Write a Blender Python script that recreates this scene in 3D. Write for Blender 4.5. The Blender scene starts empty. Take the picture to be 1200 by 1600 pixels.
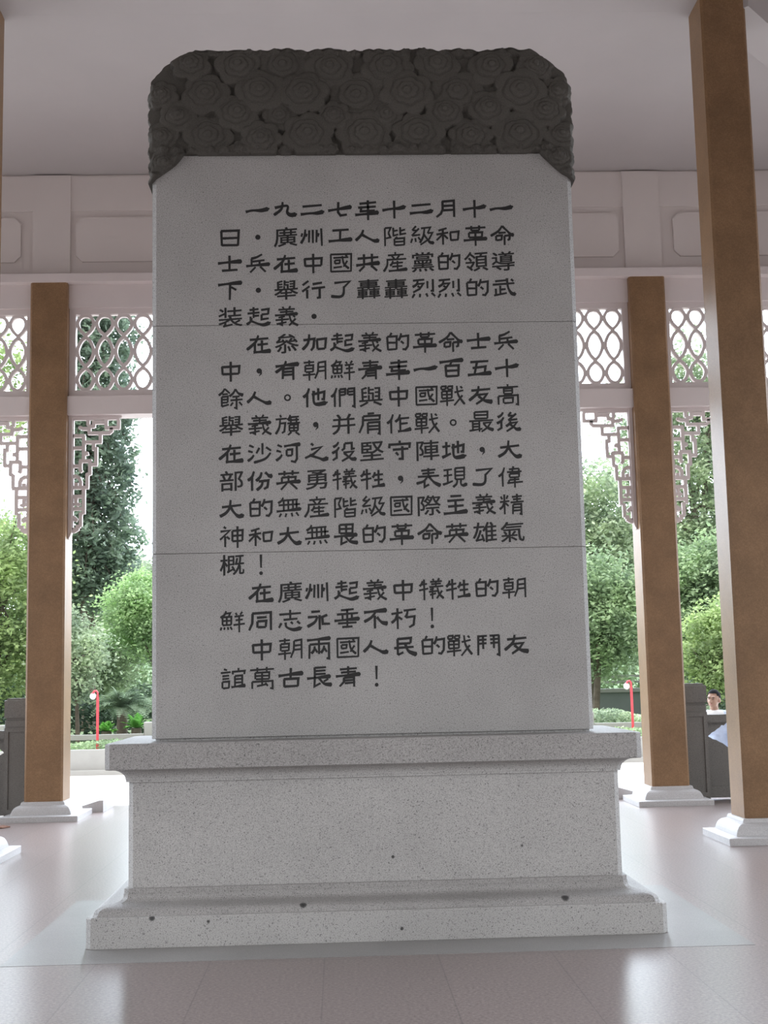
import bpy, bmesh, math, random
import numpy as np
from mathutils import Vector, Matrix

C = bpy.context.scene.collection
PI = math.pi
random.seed(7)
rng = np.random.default_rng(7)

# ------------------------------------------------------------------ camera, world, light, exposure
cam_d = bpy.data.cameras.new('camera')
cam = bpy.data.objects.new('camera', cam_d)
C.objects.link(cam)
cam_d.sensor_fit = 'VERTICAL'
cam_d.sensor_height = 24.0
cam_d.lens = 2035.0 / 1600.0 * 24.0
F = 2035.0
d = Vector((-70.0, -260.0, F)).normalized()
ROLL = -0.0170
up = Vector((math.sin(ROLL), math.cos(ROLL), 0.0))
u = (up - d * up.dot(d)).normalized()
r = u.cross(d)
# rows of R are the world axes seen from the camera (x right, y up, z forward)
M = Matrix(((r.x, r.y, -r.z), (d.x, d.y, -d.z), (u.x, u.y, -u.z)))
cam.matrix_world = Matrix.Translation((0, 0, 1.5)) @ M.to_4x4()
cam_d.clip_end = 500
bpy.context.scene.camera = cam

sc = bpy.context.scene
sc.view_settings.view_transform = 'Standard'
sc.view_settings.look = 'None'
sc.view_settings.gamma = 1.0
sc.view_settings.use_curve_mapping = False
sc.view_settings.exposure = -0.12

w = bpy.data.worlds.new('overcast_sky')
sc.world = w
w.use_nodes = True
nt = w.node_tree
bg = nt.nodes['Background']
# hazy bright sky ahead of the camera (towards the light), dimmer behind it
tcw = nt.nodes.new('ShaderNodeTexCoord')
dot = nt.nodes.new('ShaderNodeVectorMath'); dot.operation = 'DOT_PRODUCT'
dot.inputs[1].default_value = (0.0, 0.92, 0.30)
nt.links.new(tcw.outputs['Generated'], dot.inputs[0])
crw = nt.nodes.new('ShaderNodeValToRGB')
mrw = nt.nodes.new('ShaderNodeMapRange')
mrw.inputs['From Min'].default_value = -1.0
nt.links.new(dot.outputs['Value'], mrw.inputs['Value'])
nt.links.new(mrw.outputs['Result'], crw.inputs['Fac'])
e = crw.color_ramp.elements
e[0].position = 0.05; e[0].color = (0.18, 0.184, 0.19, 1)
e[1].position = 0.95; e[1].color = (0.80, 0.89, 1.0, 1)
e2 = e.new(0.5); e2.color = (0.10, 0.104, 0.109, 1)
nt.links.new(crw.outputs['Color'], bg.inputs['Color'])
bg.inputs['Strength'].default_value = 12.0

sun_d = bpy.data.lights.new('hazy_sun', 'SUN')
sun_d.energy = 3.8
sun_d.angle = math.radians(25)
sun_d.color = (1.0, 0.96, 0.88)
sun = bpy.data.objects.new('hazy_sun', sun_d)
C.objects.link(sun)
sun.rotation_euler = (math.radians(22), math.radians(-14), 0)

# ------------------------------------------------------------------ materials
def srgb(h):
    v = [int(h[i:i+2], 16) / 255 for i in (0, 2, 4)]
    return tuple(((c / 12.92) if c <= 0.04045 else ((c + 0.055) / 1.055) ** 2.4) for c in v) + (1.0,)

def mat(name, col, rough=0.6, spec=0.5):
    m = bpy.data.materials.new(name)
    m.use_nodes = True
    b = m.node_tree.nodes['Principled BSDF']
    b.inputs['Base Color'].default_value = col if len(col) == 4 else tuple(col) + (1,)
    b.inputs['Roughness'].default_value = rough
    b.inputs['Specular IOR Level'].default_value = spec
    return m

def node(m, t, **kw):
    n = m.node_tree.nodes.new(t)
    for k, v in kw.items():
        setattr(n, k, v)
    return n

def coords(m, scale=(1, 1, 1), kind='Object'):
    tc = node(m, 'ShaderNodeTexCoord')
    mp = node(m, 'ShaderNodeMapping')
    mp.inputs['Scale'].default_value = scale
    m.node_tree.links.new(tc.outputs[kind], mp.inputs['Vector'])
    return mp.outputs['Vector']

def ramp(m, fac, stops, interp='LINEAR'):
    cr = node(m, 'ShaderNodeValToRGB')
    cr.color_ramp.interpolation = interp
    e = cr.color_ramp.elements
    while len(e) < len(stops):
        e.new(0.5)
    for i, (p, c) in enumerate(stops):
        e[i].position = p
        e[i].color = c
    m.node_tree.links.new(fac, cr.inputs['Fac'])
    return cr.outputs['Color']

def noise(m, vec, scale, detail=3, rough=0.5):
    n = node(m, 'ShaderNodeTexNoise')
    n.inputs['Scale'].default_value = scale
    n.inputs['Detail'].default_value = detail
    n.inputs['Roughness'].default_value = rough
    m.node_tree.links.new(vec, n.inputs['Vector'])
    return n.outputs['Fac']

def mixc(m, fac, a, b, blend='MIX'):
    n = node(m, 'ShaderNodeMix', data_type='RGBA', blend_type=blend)
    L = m.node_tree.links
    for sock, v in ((n.inputs[0], fac), (n.inputs[6], a), (n.inputs[7], b)):
        if isinstance(v, (int, float)):
            sock.default_value = v
        elif isinstance(v, tuple):
            sock.default_value = v
        else:
            L.new(v, sock)
    return n.outputs[2]

def setbase(m, col):
    m.node_tree.links.new(col, m.node_tree.nodes['Principled BSDF'].inputs['Base Color'])

def bump(m, fac, strength, dist=0.01):
    b = node(m, 'ShaderNodeBump')
    b.inputs['Strength'].default_value = strength
    b.inputs['Distance'].default_value = dist
    m.node_tree.links.new(fac, b.inputs['Height'])
    m.node_tree.links.new(b.outputs['Normal'], m.node_tree.nodes['Principled BSDF'].inputs['Normal'])

def grey(v, t=(1, 1, 1)):
    return (v * t[0], v * t[1], v * t[2], 1)

def granite(name, v, tint=(1, .97, .94), rough=0.55, contrast=1.0, stains=()):
    m = mat(name, grey(v, tint), rough, 0.35)
    vec = coords(m)
    a = noise(m, vec, 170, 2, 0.7)
    c1 = ramp(m, a, [(0.30, grey(v * (1 - .55 * contrast), tint)), (0.45, grey(v * .92, tint)),
                     (0.62, grey(v * 1.12, tint)), (0.75, grey(v * (1 + .35 * contrast), tint))])
    s = noise(m, vec, 115, 1, 0.5)
    c2 = ramp(m, s, [(0.27, grey(.25)), (0.36, grey(1)), (1, grey(1))])
    c = mixc(m, 0.8 * min(1, contrast), c1, c2, 'MULTIPLY')
    b = noise(m, vec, 1.6, 3, 0.6)
    c3 = ramp(m, b, [(0.3, grey(.90)), (0.7, grey(1.06))])
    c = mixc(m, 1.0, c, c3, 'MULTIPLY')
    for (p, rad) in stains:
        vd = node(m, 'ShaderNodeVectorMath', operation='DISTANCE')
        m.node_tree.links.new(vec, vd.inputs[0])
        vd.inputs[1].default_value = p
        f = ramp(m, vd.outputs['Value'], [(0, grey(.12)), (rad * .7, grey(.2)), (rad, grey(1)), (1, grey(1))])
        c = mixc(m, 1.0, c, f, 'MULTIPLY')
    setbase(m, c)
    bump(m, a, 0.15, 0.003)
    return m

def plain(name, col, rough=.6, var=.06, scale=3.0, spec=.4):
    m = mat(name, col, rough, spec)
    n = noise(m, coords(m), scale, 4, .6)
    lo = tuple(c * (1 - var) for c in col[:3]) + (1,)
    hi = tuple(min(1, c * (1 + var)) for c in col[:3]) + (1,)
    setbase(m, ramp(m, n, [(0.3, lo), (0.7, hi)]))
    return m

STAINS = [((-1.09, 7.70, .168), .020), ((.30, 7.905, .445), .012), ((-.23, 7.75, .21), .024),
          ((1.29, 7.75, .21), .026), ((-.77, 7.70, .14), .010), ((.335, 7.70, .07), .011),
          ((.73, 7.80, .265), .012), ((.22, 7.80, .245), .010), ((1.07, 7.905, .49), .009), ((.075, 7.87, .285), .014)]
m_granite = granite('grey_granite', 0.355)
m_mould = granite('darker_moulding_granite', 0.33, (1, .96, .93), stains=STAINS)  # slightly darker granite for the ogee and the cap slab
m_plinth = granite('pedestal_granite', 0.42, stains=STAINS)
m_cap = granite('weathered_carved_stone', 0.085, (1, .93, .82), .85, .45)
m_rail = granite('dark_weathered_granite', 0.17, (1, .95, .88), .75, .8)
m_colbase = granite('pale_column_base_stone', 0.50, (1, .97, .97), .45, .35)
m_farstone = plain('far_white_stone', (.31, .305, .295, 1), .7)
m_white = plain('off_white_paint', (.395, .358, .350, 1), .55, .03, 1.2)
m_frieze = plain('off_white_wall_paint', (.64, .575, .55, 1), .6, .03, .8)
m_groove = plain('panel_groove_shade', (.40, .36, .34, 1), .7)
m_ink = mat('black_letter_paint', (.016, .015, .015, 1), .55, .3)
m_column = mat('brown_terrazzo', (.30, .18, .10, 1), .40, .22)
vec = coords(m_column)
n1 = noise(m_column, vec, 90, 2, .7)
c1 = ramp(m_column, n1, [(.3, (.20, .115, .058, 1)), (.55, (.245, .143, .075, 1)), (.75, (.29, .175, .097, 1))])
n2 = noise(m_column, vec, 2.2, 4, .65)
c2 = ramp(m_column, n2, [(.3, grey(.82)), (.7, grey(1.12))])
setbase(m_column, mixc(m_column, 1.0, c1, c2, 'MULTIPLY'))

# terrazzo floor : 0.62 m slabs, a grey border round the pedestal is a separate strip
m_floor = mat('polished_terrazzo_floor', (.3, .2, .18, 1), .28, .72)
vec = coords(m_floor)
n1 = noise(m_floor, vec, 60, 3, .75)
c1 = ramp(m_floor, n1, [(.30, (.10, .074, .068, 1)), (.47, (.20, .155, .145, 1)), (.6, (.27, .215, .20, 1)), (.74, (.40, .34, .32, 1))])
br = node(m_floor, 'ShaderNodeTexBrick')
br.offset = 0.0
br.inputs['Scale'].default_value = 1.0
br.inputs['Mortar Size'].default_value = 0.004
br.inputs['Mortar Smooth'].default_value = 0.2
br.inputs['Brick Width'].default_value = 0.615
br.inputs['Row Height'].default_value = 1.845
br.inputs['Color1'].default_value = grey(1)
br.inputs['Color2'].default_value = grey(.93)
br.inputs['Mortar'].default_value = grey(.66)
mp = node(m_floor, 'ShaderNodeMapping')
mp.inputs['Location'].default_value = (0.105 + .615 * 20, 0.11 + 1.845 * 8, 0)
m_floor.node_tree.links.new(vec, mp.inputs['Vector'])
m_floor.node_tree.links.new(mp.outputs['Vector'], br.inputs['Vector'])
setbase(m_floor, mixc(m_floor, 1.0, c1, br.outputs['Color'], 'MULTIPLY'))
m_strip = granite('grey_floor_border', 0.27, (1, .96, .93), .3, .5)
m_plaza = plain('pale_concrete_paving', (.62, .60, .57, 1), .8, .05, .6)
m_frontdim = plain('bounce_cutting_ground', (.105, .098, .096, 1), .85, .1, .6)  # unseen ground, made dark to cut bounce light on the upper stele
m_coffer = plain('stele_dimming_ceiling', (.085, .06, .045, 1), .7)  # unseen ceiling, dark colour chosen to dim the stele top
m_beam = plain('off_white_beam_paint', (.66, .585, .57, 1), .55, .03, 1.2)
m_soil = plain('garden_soil_and_grass', (.10, .14, .06, 1), .95, .3, .8)
m_rise = plain('rough_green_slope', (.13, .20, .10, 1), .95, .45, 2.2)
m_red = mat('red_enamel', (.62, .055, .075, 1), .35)
m_globe = mat('milk_white_glass', (.85, .85, .82, 1), .25)
m_bark = plain('grey_brown_bark', (.13, .105, .085, 1), .9, .3, 6)
m_palebark = plain('pale_bark', (.24, .20, .17, 1), .9, .3, 6)
m_fargrey = plain('far_grey_wall_paint', (.20, .22, .22, 1), .8)
m_tile = plain('orange_roof_tiles', (.62, .27, .15, 1), .7)
m_dryleaf = plain('dry_brown_leaf_skin', (.16, .07, .04, 1), .7)

def leafmat(name, col, var=.45, trans=.35):
    m = mat(name, col, .55, .25)
    vec = coords(m)
    n = noise(m, vec, 1.3, 2, .6)
    n2 = noise(m, vec, 9.0, 1, .6)
    lo = tuple(c * (1 - var) for c in col[:3]) + (1,)
    hi = (min(1, col[0] * (1 + var) * 1.08), min(1, col[1] * (1 + var)), col[2] * (1 + var * .6), 1)
    a = ramp(m, n, [(.3, lo), (.7, hi)])
    b = ramp(m, n2, [(.3, grey(.75)), (.7, grey(1.2))])
    c = mixc(m, 1.0, a, b, 'MULTIPLY')
    setbase(m, c)
    L = m.node_tree.links
    tr = node(m, 'ShaderNodeBsdfTranslucent')
    L.new(c, tr.inputs['Color'])
    mx = node(m, 'ShaderNodeMixShader')
    mx.inputs[0].default_value = trans
    L.new(m.node_tree.nodes['Principled BSDF'].outputs[0], mx.inputs[1])
    L.new(tr.outputs[0], mx.inputs[2])
    L.new(mx.outputs[0], m.node_tree.nodes['Material Output'].inputs['Surface'])
    return m

l_conifer = leafmat('blue_green_needles', (.24, .33, .28, 1))  # tree leaf colours here carry a grey-blue haze tint
l_bright = leafmat('fresh_green_leaves', (.30, .42, .20, 1))
l_flame = leafmat('light_feathery_leaves', (.33, .50, .27, 1))
l_mid = leafmat('mid_green_leaves', (.28, .40, .25, 1))
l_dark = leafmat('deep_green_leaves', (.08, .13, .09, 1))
l_grey = leafmat('hazy_green_leaves', (.37, .48, .35, 1))  # greyed and lightened by haze mixed into the colour
l_pale = leafmat('haze_pale_leaves', (.42, .50, .38, 1), .2)  # paleness is distance haze put into the leaf colour
l_cycad = leafmat('cycad_fronds', (.19, .27, .19, 1), .3)
l_fern = leafmat('yellow_green_fronds', (.16, .40, .10, 1), .3)

# ------------------------------------------------------------------ mesh helpers
def link(name, me, m, parent=None, smooth=False):
    o = bpy.data.objects.new(name, me)
    C.objects.link(o)
    if m is not None:
        me.materials.append(m)
    if parent is not None:
        o.parent = parent
        o.matrix_parent_inverse = parent.matrix_basis.inverted()
    if smooth:
        me.polygons.foreach_set('use_smooth', [True] * len(me.polygons))
    return o

def obj(name, bm, m, parent=None, smooth=False):
    bmesh.ops.recalc_face_normals(bm, faces=bm.faces[:])
    me = bpy.data.meshes.new(name)
    bm.to_mesh(me)
    bm.free()
    return link(name, me, m, parent, smooth)

def tag(o, label=None, cat=None, group=None, kind=None):
    if label: o['label'] = label
    if cat: o['category'] = cat
    if group: o['group'] = group
    if kind: o['kind'] = kind
    return o

def thing(name, label, cat, loc=(0, 0, 0), group=None):
    o = bpy.data.objects.new(name, None)
    o.location = loc
    o.empty_display_size = .2
    C.objects.link(o)
    return tag(o, label, cat, group)

def struct(name, bm, m, label=None):
    o = obj(name, bm, m)
    return tag(o, label, None, None, 'structure')

def box(bm, x0, x1, y0, y1, z0, z1):
    vs = [bm.verts.new((x, y, z)) for z in (z0, z1) for y in (y0, y1) for x in (x0, x1)]
    for f in ((0, 1, 3, 2), (4, 5, 7, 6), (0, 1, 5, 4), (2, 3, 7, 6), (0, 2, 6, 4), (1, 3, 7, 5)):
        bm.faces.new([vs[i] for i in f])
    return vs

def bbox(x0, x1, y0, y1, z0, z1, bev=0.0, seg=2):
    bm = bmesh.new()
    box(bm, x0, x1, y0, y1, z0, z1)
    if bev:
        bmesh.ops.bevel(bm, geom=bm.edges[:], offset=bev, segments=seg, affect='EDGES', profile=.5)
    return bm

def ring_loft(bm, rings, cap=True):
    """rings: list of lists of (x,y,z), same count."""
    vr = [[bm.verts.new(p) for p in rg] for rg in rings]
    n = len(vr[0])
    for a, b in zip(vr[:-1], vr[1:]):
        for i in range(n):
            j = (i + 1) % n
            bm.faces.new((a[i], a[j], b[j], b[i]))
    if cap:
        bm.faces.new(vr[0][::-1])
        bm.faces.new(vr[-1])
    return bm

def rect_ring(cx, cy, hx, hy, z, ch):
    p = [(-hx + ch, -hy), (hx - ch, -hy), (hx, -hy + ch), (hx, hy - ch), (hx - ch, hy), (-hx + ch, hy), (-hx, hy - ch), (-hx, -hy + ch)]
    return [(cx + a, cy + b, z) for a, b in p]

def tube(bm, pts, rad, n=8):
    """swept tube along pts with per-point radius"""
    pts = [Vector(p) for p in pts]
    if not isinstance(rad, (list, tuple)):
        rad = [rad] * len(pts)
    rings = []
    ref = Vector((0, 1, 0.01)).normalized()
    for i, p in enumerate(pts):
        t = (pts[min(i + 1, len(pts) - 1)] - pts[max(i - 1, 0)]).normalized()
        a = t.cross(ref)
        if a.length < .05:
            a = t.cross(Vector((1, 0, 0)))
        a.normalize()
        b = t.cross(a).normalized()
        rings.append([tuple(p + (a * math.cos(2 * PI * k / n) + b * math.sin(2 * PI * k / n)) * rad[i]) for k in range(n)])
    ring_loft(bm, rings)

def ball(bm, c, rx, ry=None, rz=None, seg=12):
    ry = ry or rx
    rz = rz or rx
    mt = Matrix.Translation(c) @ Matrix.Diagonal((rx, ry, rz, 1))
    bmesh.ops.create_uvsphere(bm, u_segments=seg, v_segments=max(6, seg * 2 // 3), radius=1, matrix=mt)

def catmull(pts, k=6):
    P = [Vector(p) for p in pts]
    if len(P) < 3:
        return P
    out = []
    for i in range(len(P) - 1):
        p0 = P[max(i - 1, 0)]; p1 = P[i]; p2 = P[i + 1]; p3 = P[min(i + 2, len(P) - 1)]
        for s in range(k):
            t = s / k
            out.append(0.5 * ((2 * p1) + (p2 - p0) * t + (2 * p0 - 5 * p1 + 4 * p2 - p3) * t * t + (3 * p1 - p0 - 3 * p2 + p3) * t ** 3))
    out.append(P[-1])
    return out

def ribbon(bm, pts, wid, put, yf, yb):
    """flat bar of varying width in a vertical plane; put(u,v)->(x,z); yf front, yb back"""
    P = [Vector((p[0], p[1])) for p in pts]
    n = len(P)
    if not isinstance(wid, (list, tuple)):
        wid = [wid] * n
    L, Rr = [], []
    for i in range(n):
        t1 = (P[i] - P[i - 1]).normalized() if i > 0 else None
        t2 = (P[i + 1] - P[i]).normalized() if i < n - 1 else None
        if t1 is None: t = t2; k = 1
        elif t2 is None: t = t1; k = 1
        else:
            t = (t1 + t2)
            if t.length < 1e-6: t = t1
            t.normalize()
            k = 1 / max(.55, t.dot(t2))
        nn = Vector((-t.y, t.x))
        L.append(P[i] + nn * wid[i] * .5 * k)
        Rr.append(P[i] - nn * wid[i] * .5 * k)
    rows = []
    for a, b in zip(L, Rr):
        xa, za = put(a.x, a.y)
        xb, zb = put(b.x, b.y)
        rows.append([bm.verts.new(q) for q in ((xa, yf, za), (xb, yf, zb), (xb, yb, zb), (xa, yb, za))])
    for a, b in zip(rows[:-1], rows[1:]):
        for i in range(4):
            j = (i + 1) % 4
            bm.faces.new((a[i], a[j], b[j], b[i]))
    bm.faces.new(rows[0])
    bm.faces.new(rows[-1][::-1])

def np_mesh(name, verts, faces, m, parent=None, smooth=False):
    me = bpy.data.meshes.new(name)
    verts = np.asarray(verts, dtype=np.float32)
    faces = np.asarray(faces, dtype=np.int32)
    k = faces.shape[1]
    me.vertices.add(len(verts))
    me.vertices.foreach_set('co', verts.ravel())
    me.loops.add(faces.size)
    me.loops.foreach_set('vertex_index', faces.ravel())
    me.polygons.add(len(faces))
    me.polygons.foreach_set('loop_start', np.arange(0, faces.size, k, dtype=np.int32))
    me.update(calc_edges=True)
    me.validate()
    return link(name, me, m, parent, smooth)

CX = 0.212            # axis of the pavilion
XC = (CX - 3.54, CX + 3.54)     # column axes
YN, YB = 11.765, 15.175         # inner and outer column rows (axes)
HW = 0.215                      # half width of a column shaft

# ------------------------------------------------------------------ the setting
bm = bmesh.new()
box(bm, -8.2, 8.6, -4.0, 16.55, -0.25, 0.0)
struct('floor', bm, m_floor)
bm = bmesh.new()
box(bm, -60, 60, 16.55, 28.75, -0.75, -0.45)
box(bm, -60, -8.2, 10.5, 16.55, -0.75, -0.45)
box(bm, 8.6, 60, 10.5, 16.55, -0.75, -0.45)
tag(obj('plaza', bm, m_plaza), 'pale paved plaza beyond the pavilion floor', 'paving', None, 'structure')
bm = bmesh.new()
box(bm, -60, 60, 29.2, 140, -0.6, 0.02)
tag(obj('garden_ground', bm, m_soil), 'garden ground under the trees behind the planter wall', 'ground', None, 'structure')
bm = bmesh.new()
box(bm, -60, 60, -80, -4.0, -0.75, -0.45)
box(bm, -60, -8.2, -4.0, 10.5, -0.75, -0.45)
box(bm, 8.6, 60, -4.0, 10.5, -0.75, -0.45)
tag(obj('unseen_front_ground', bm, m_frontdim), 'unseen ground behind the viewer, darkened to cut bounce light', 'ground', None, 'structure')
# grey border strip let into the floor round the pedestal
bm = bmesh.new()
px0, px1, py0, py1 = -1.469, 1.877, 7.70, 9.03
bw = .38
for a in ((px0 - bw, px1 + bw, py0 - bw, py0), (px0 - bw, px1 + bw, py1, py1 + bw), (px0 - bw, px0, py0, py1), (px1, px1 + bw, py0, py1)):
    box(bm, a[0], a[1], a[2], a[3], -.02, .0015)
struct('trim_1', bm, m_strip, 'grey terrazzo border strip round the pedestal')

# ceilings: aisle ceiling sloping down from the inner beam to the back wall, higher one over the stele
def quad_slab(bm, q, t):
    lo = [bm.verts.new(p) for p in q]
    hi = [bm.verts.new((p[0], p[1], p[2] + t)) for p in q]
    bm.faces.new(lo); bm.faces.new(hi[::-1])
    for i in range(4):
        j = (i + 1) % 4
        bm.faces.new((lo[i], lo[j], hi[j], hi[i]))
bm = bmesh.new()
cxn, cyn = CX, 8.225
ri, ro, zi, zo = 3.54, 6.98, 7.88, 7.545
for s in range(4):
    ca, sa = math.cos(s * PI / 2), math.sin(s * PI / 2)
    zi, zo = ((7.88, 7.545) if s % 2 == 0 else (8.25, 8.0))     # the side aisles are higher
    q = [(-ri, ri, zi), (ri, ri, zi), (ro, ro, zo), (-ro, ro, zo)]
    quad_slab(bm, [(cxn + x * ca - y * sa, cyn + x * sa + y * ca, z) for x, y, z in q], .12)
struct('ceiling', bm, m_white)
bm = bmesh.new()
quad_slab(bm, [(cxn - ri, cyn - ri, 8.35), (cxn + ri, cyn - ri, 8.35), (cxn + ri, cyn + ri, 8.35), (cxn - ri, cyn + ri, 8.35)], .12)
struct('ceiling_coffer', bm, m_coffer)
bm = bmesh.new()
box(bm, cxn - 8.6, cxn + 8.6, cyn - 8.6, cyn + 8.6, 8.5, 8.8)
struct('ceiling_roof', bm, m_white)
# inner ring beam over the four inner columns
for k, (a, b, c2_, d2) in enumerate(((cxn - 3.755, cxn + 3.755, YN - HW, YN + HW), (cxn - 3.755, cxn + 3.755, cyn - 3.755, cyn - 3.325),
                         (cxn - 3.755, cxn - 3.325, cyn - 3.325, YN - HW), (cxn + 3.325, cxn + 3.755, cyn - 3.325, YN - HW))):
    bm = bmesh.new()
    box(bm, a, b, c2_, d2, 7.87, 8.46)
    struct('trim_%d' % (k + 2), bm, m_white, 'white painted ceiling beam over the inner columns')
# diagonal corner beams from the inner columns to the outer corners
for k, sx in enumerate((-1, 1)):
    bm = bmesh.new()
    a = Vector((CX + sx * 3.53, YN - .01)); e = Vector((CX + sx * 6.90, YB + .02))
    t = (e - a).normalized()
    nrm = Vector((-t.y, t.x))
    lw, rw = (.05, .34) if sx > 0 else (.34, .05)
    q = [a - nrm * rw, a + nrm * lw, e + nrm * lw, e - nrm * rw]
    zz = [7.74, 7.74, 7.42, 7.42]
    quad_slab(bm, [(q[i].x, q[i].y, zz[i]) for i in range(4)], .74)
    struct('trim_%d' % (k + 6), bm, m_white, 'white diagonal corner beam')

# back wall above the beam: frieze with pilaster strips and sunk panel outlines
YW = 15.10
def frieze_wall(name, y0, y1):
    bm = bmesh.new()
    box(bm, CX - 7.1, CX + 7.1, y0, y1, 6.25, 7.60)
    return struct(name, bm, m_frieze)
frieze_wall('wall_back', YW, YW + .2)
bm = bmesh.new()
box(bm, CX - 7.1, CX + 7.1, cyn - 7.1, cyn - 6.9, 4.62, 7.60)
struct('wall_front', bm, m_frieze)
for nm, x in (('wall_left', CX - 7.1), ('wall_right', CX + 6.9)):
    bm = bmesh.new()
    box(bm, x, x + .2, cyn - 6.9, YW, 5.90, 8.12)
    struct(nm, bm, m_frieze)
bm = bmesh.new()
for x in XC:                                  # pilaster strips over the columns
    box(bm, x - .222, x + .222, YW - .040, YW, 6.295, 7.535)
for a, b in ((CX - 7.0, XC[0] - .222), (XC[0] + .222, XC[1] - .222), (XC[1] + .222, CX + 7.0)):
    box(bm, a, b, YW - .018, YW, 7.10, 7.535)       # plain upper band
struct('trim_8', bm, m_frieze, 'pilaster strips and plain band on the back wall')
# raised panel fields with clipped corners, bordered by a sunk line
def panel(bm, x0, x1, z0, z1, y, r):
    pts = [(x0 + r, z0), (x1 - r, z0), (x1, z0 + r), (x1, z1 - r), (x1 - r, z1), (x0 + r, z1), (x0, z1 - r), (x0, z0 + r)]
    a = [bm.verts.new((p[0], y - .034, p[1])) for p in pts]
    bb = [bm.verts.new((p[0], y + .02, p[1])) for p in pts]
    bm.faces.new(a); bm.faces.new(bb[::-1])
    for i in range(8):
        j = (i + 1) % 8
        bm.faces.new((a[i], a[j], bb[j], bb[i]))
pan = []
for a, b in ((CX - 6.9, -3.69), (-3.04, CX + 3.25), (4.13, CX + 6.9)):
    bm = bmesh.new()
    panel(bm, a, b, 6.47, 7.015, YW, .075)
    tag(obj('trim_9' if not pan else 'trim_9', bm, m_frieze), 'clipped corner wall panel', None, None, 'structure'); pan.append(1)
# ledge, beam, rail
bm = bmesh.new()
box(bm, CX - 7.1, CX + 7.1, 14.93, 15.3, 6.185, 6.285)
struct('trim_10', bm, m_beam, 'white projecting ledge over the back beam')
bm = bmesh.new()
box(bm, CX - 7.1, CX + 7.1, 15.06, 15.30, 5.905, 6.20)
struct('trim_11', bm, m_beam, 'white beam over the lattice panels')
bm = bmesh.new()
box(bm, CX - 7.1, CX + 7.1, 15.02, 15.30, 4.615, 4.835)
struct('trim_12', bm, m_beam, 'white rail under the lattice panels')

# ------------------------------------------------------------------ columns
def make_column(xc, yc, ztop, label, nm='column'):
    t = thing(nm, label, 'column', (xc, yc, 0), 'square brown columns of the pavilion')
    bm = bmesh.new()
    ring_loft(bm, [rect_ring(xc, yc, HW, HW, .205, .022), rect_ring(xc, yc, HW, HW, ztop, .022)])
    obj('shaft', bm, m_column, t)
    bm = bmesh.new()
    prof = [(.425, 0), (.425, .058), (.418, .062), (.335, .068), (.333, .078), (.327, .10), (.318, .122), (.303, .145), (.282, .160), (.262, .168), (.247, .172), (.244, .186), (.236, .205)]
    rg = []
    for hx, z in prof:
        rg.append(rect_ring(xc, yc, hx, hx, z, .006))
    ring_loft(bm, rg)
    obj('base', bm, m_colbase, t)
    return t
make_column(XC[1], YN, 7.872, 'tall brown square column at the right edge, nearest one fully showing its light side')
make_column(XC[0], YN, 7.872, 'brown column cut off by the left edge of the photo, only its inner side showing')
make_column(XC[0], YB, 6.19, 'brown square column between lattice panels, left of the inscribed stone')
make_column(XC[1], YB, 6.19, 'brown square column between lattice panels, right of the inscribed stone')

# ------------------------------------------------------------------ lattice transoms
WT = [(.012, 0), (.018, .15), (.035, .27), (.07, .37), (.115, .42), (.17, .37), (.225, .22), (.285, 0), (.335, .19), (.39, .32), (.44, .395), (.485, .42),
      (.53, .395), (.58, .32), (.635, .19), (.69, 0), (.745, .22), (.80, .37), (.855, .42), (.905, .37), (.95, .27), (.975, .15), (.988, 0)]
def lattice(x0, x1, n, label):
    z0, z1 = 4.92, 5.84
    t = thing('lattice_panel', label, 'lattice window', ((x0 + x1) / 2, 15.16, 4.85), 'white lattice panels over the openings')
    bm = bmesh.new()
    yf, yb = 15.10, 15.20
    box(bm, x0 - .072, x1 + .072, yf, yb, z1, 5.905)
    box(bm, x0 - .072, x1 + .072, yf, yb, 4.835, z0)
    box(bm, x0 - .072, x0, yf, yb, z0, z1)
    box(bm, x1, x1 + .072, yf, yb, z0, z1)
    box(bm, x0 - .055, x1 + .055, yf - .02, yf, 4.845, 4.862)
    obj('frame', bm, m_beam, t)
    bm = bmesh.new()
    p = (x1 - x0) / n
    H = z1 - z0
    for k in range(n):
        c = x0 + (k + .5) * p
        for s in (-1, 1):
            pts = catmull([(c + s * p * wv, z1 - tt * H) for tt, wv in WT], 3)
            dy = .0006 * (k % 2) + .0003 * (s + 1)
            ribbon(bm, pts, .039, lambda a, b: (a, b), 15.125 + dy, 15.175 + dy)
        # small bosses that tie neighbouring bars and the frame together
        for tt in (.115, .485, .855):
            box(bm, c + .5 * p - .022, c + .5 * p + .022, 15.127, 15.174, z1 - tt * H - .026, z1 - tt * H + .026)
        for tt in (0.0, 1.0):
            zc = z1 - tt * H
            box(bm, c - .03, c + .03, 15.127, 15.174, min(zc, zc + (.02 if tt else -.02)), max(zc, zc + (.02 if tt else -.02)))
    obj('lattice', bm, m_beam, t)
    return t
lattice(-3.040, 3.464, 29, 'white lattice panel running behind the inscribed stone between the two back columns')
lattice(CX - 6.65, -3.612, 13, 'white lattice panel at the left edge, left of the back column')
lattice(4.036, CX + 6.65, 13, 'white lattice panel in the right bay, between the back and the tall front column')

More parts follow.
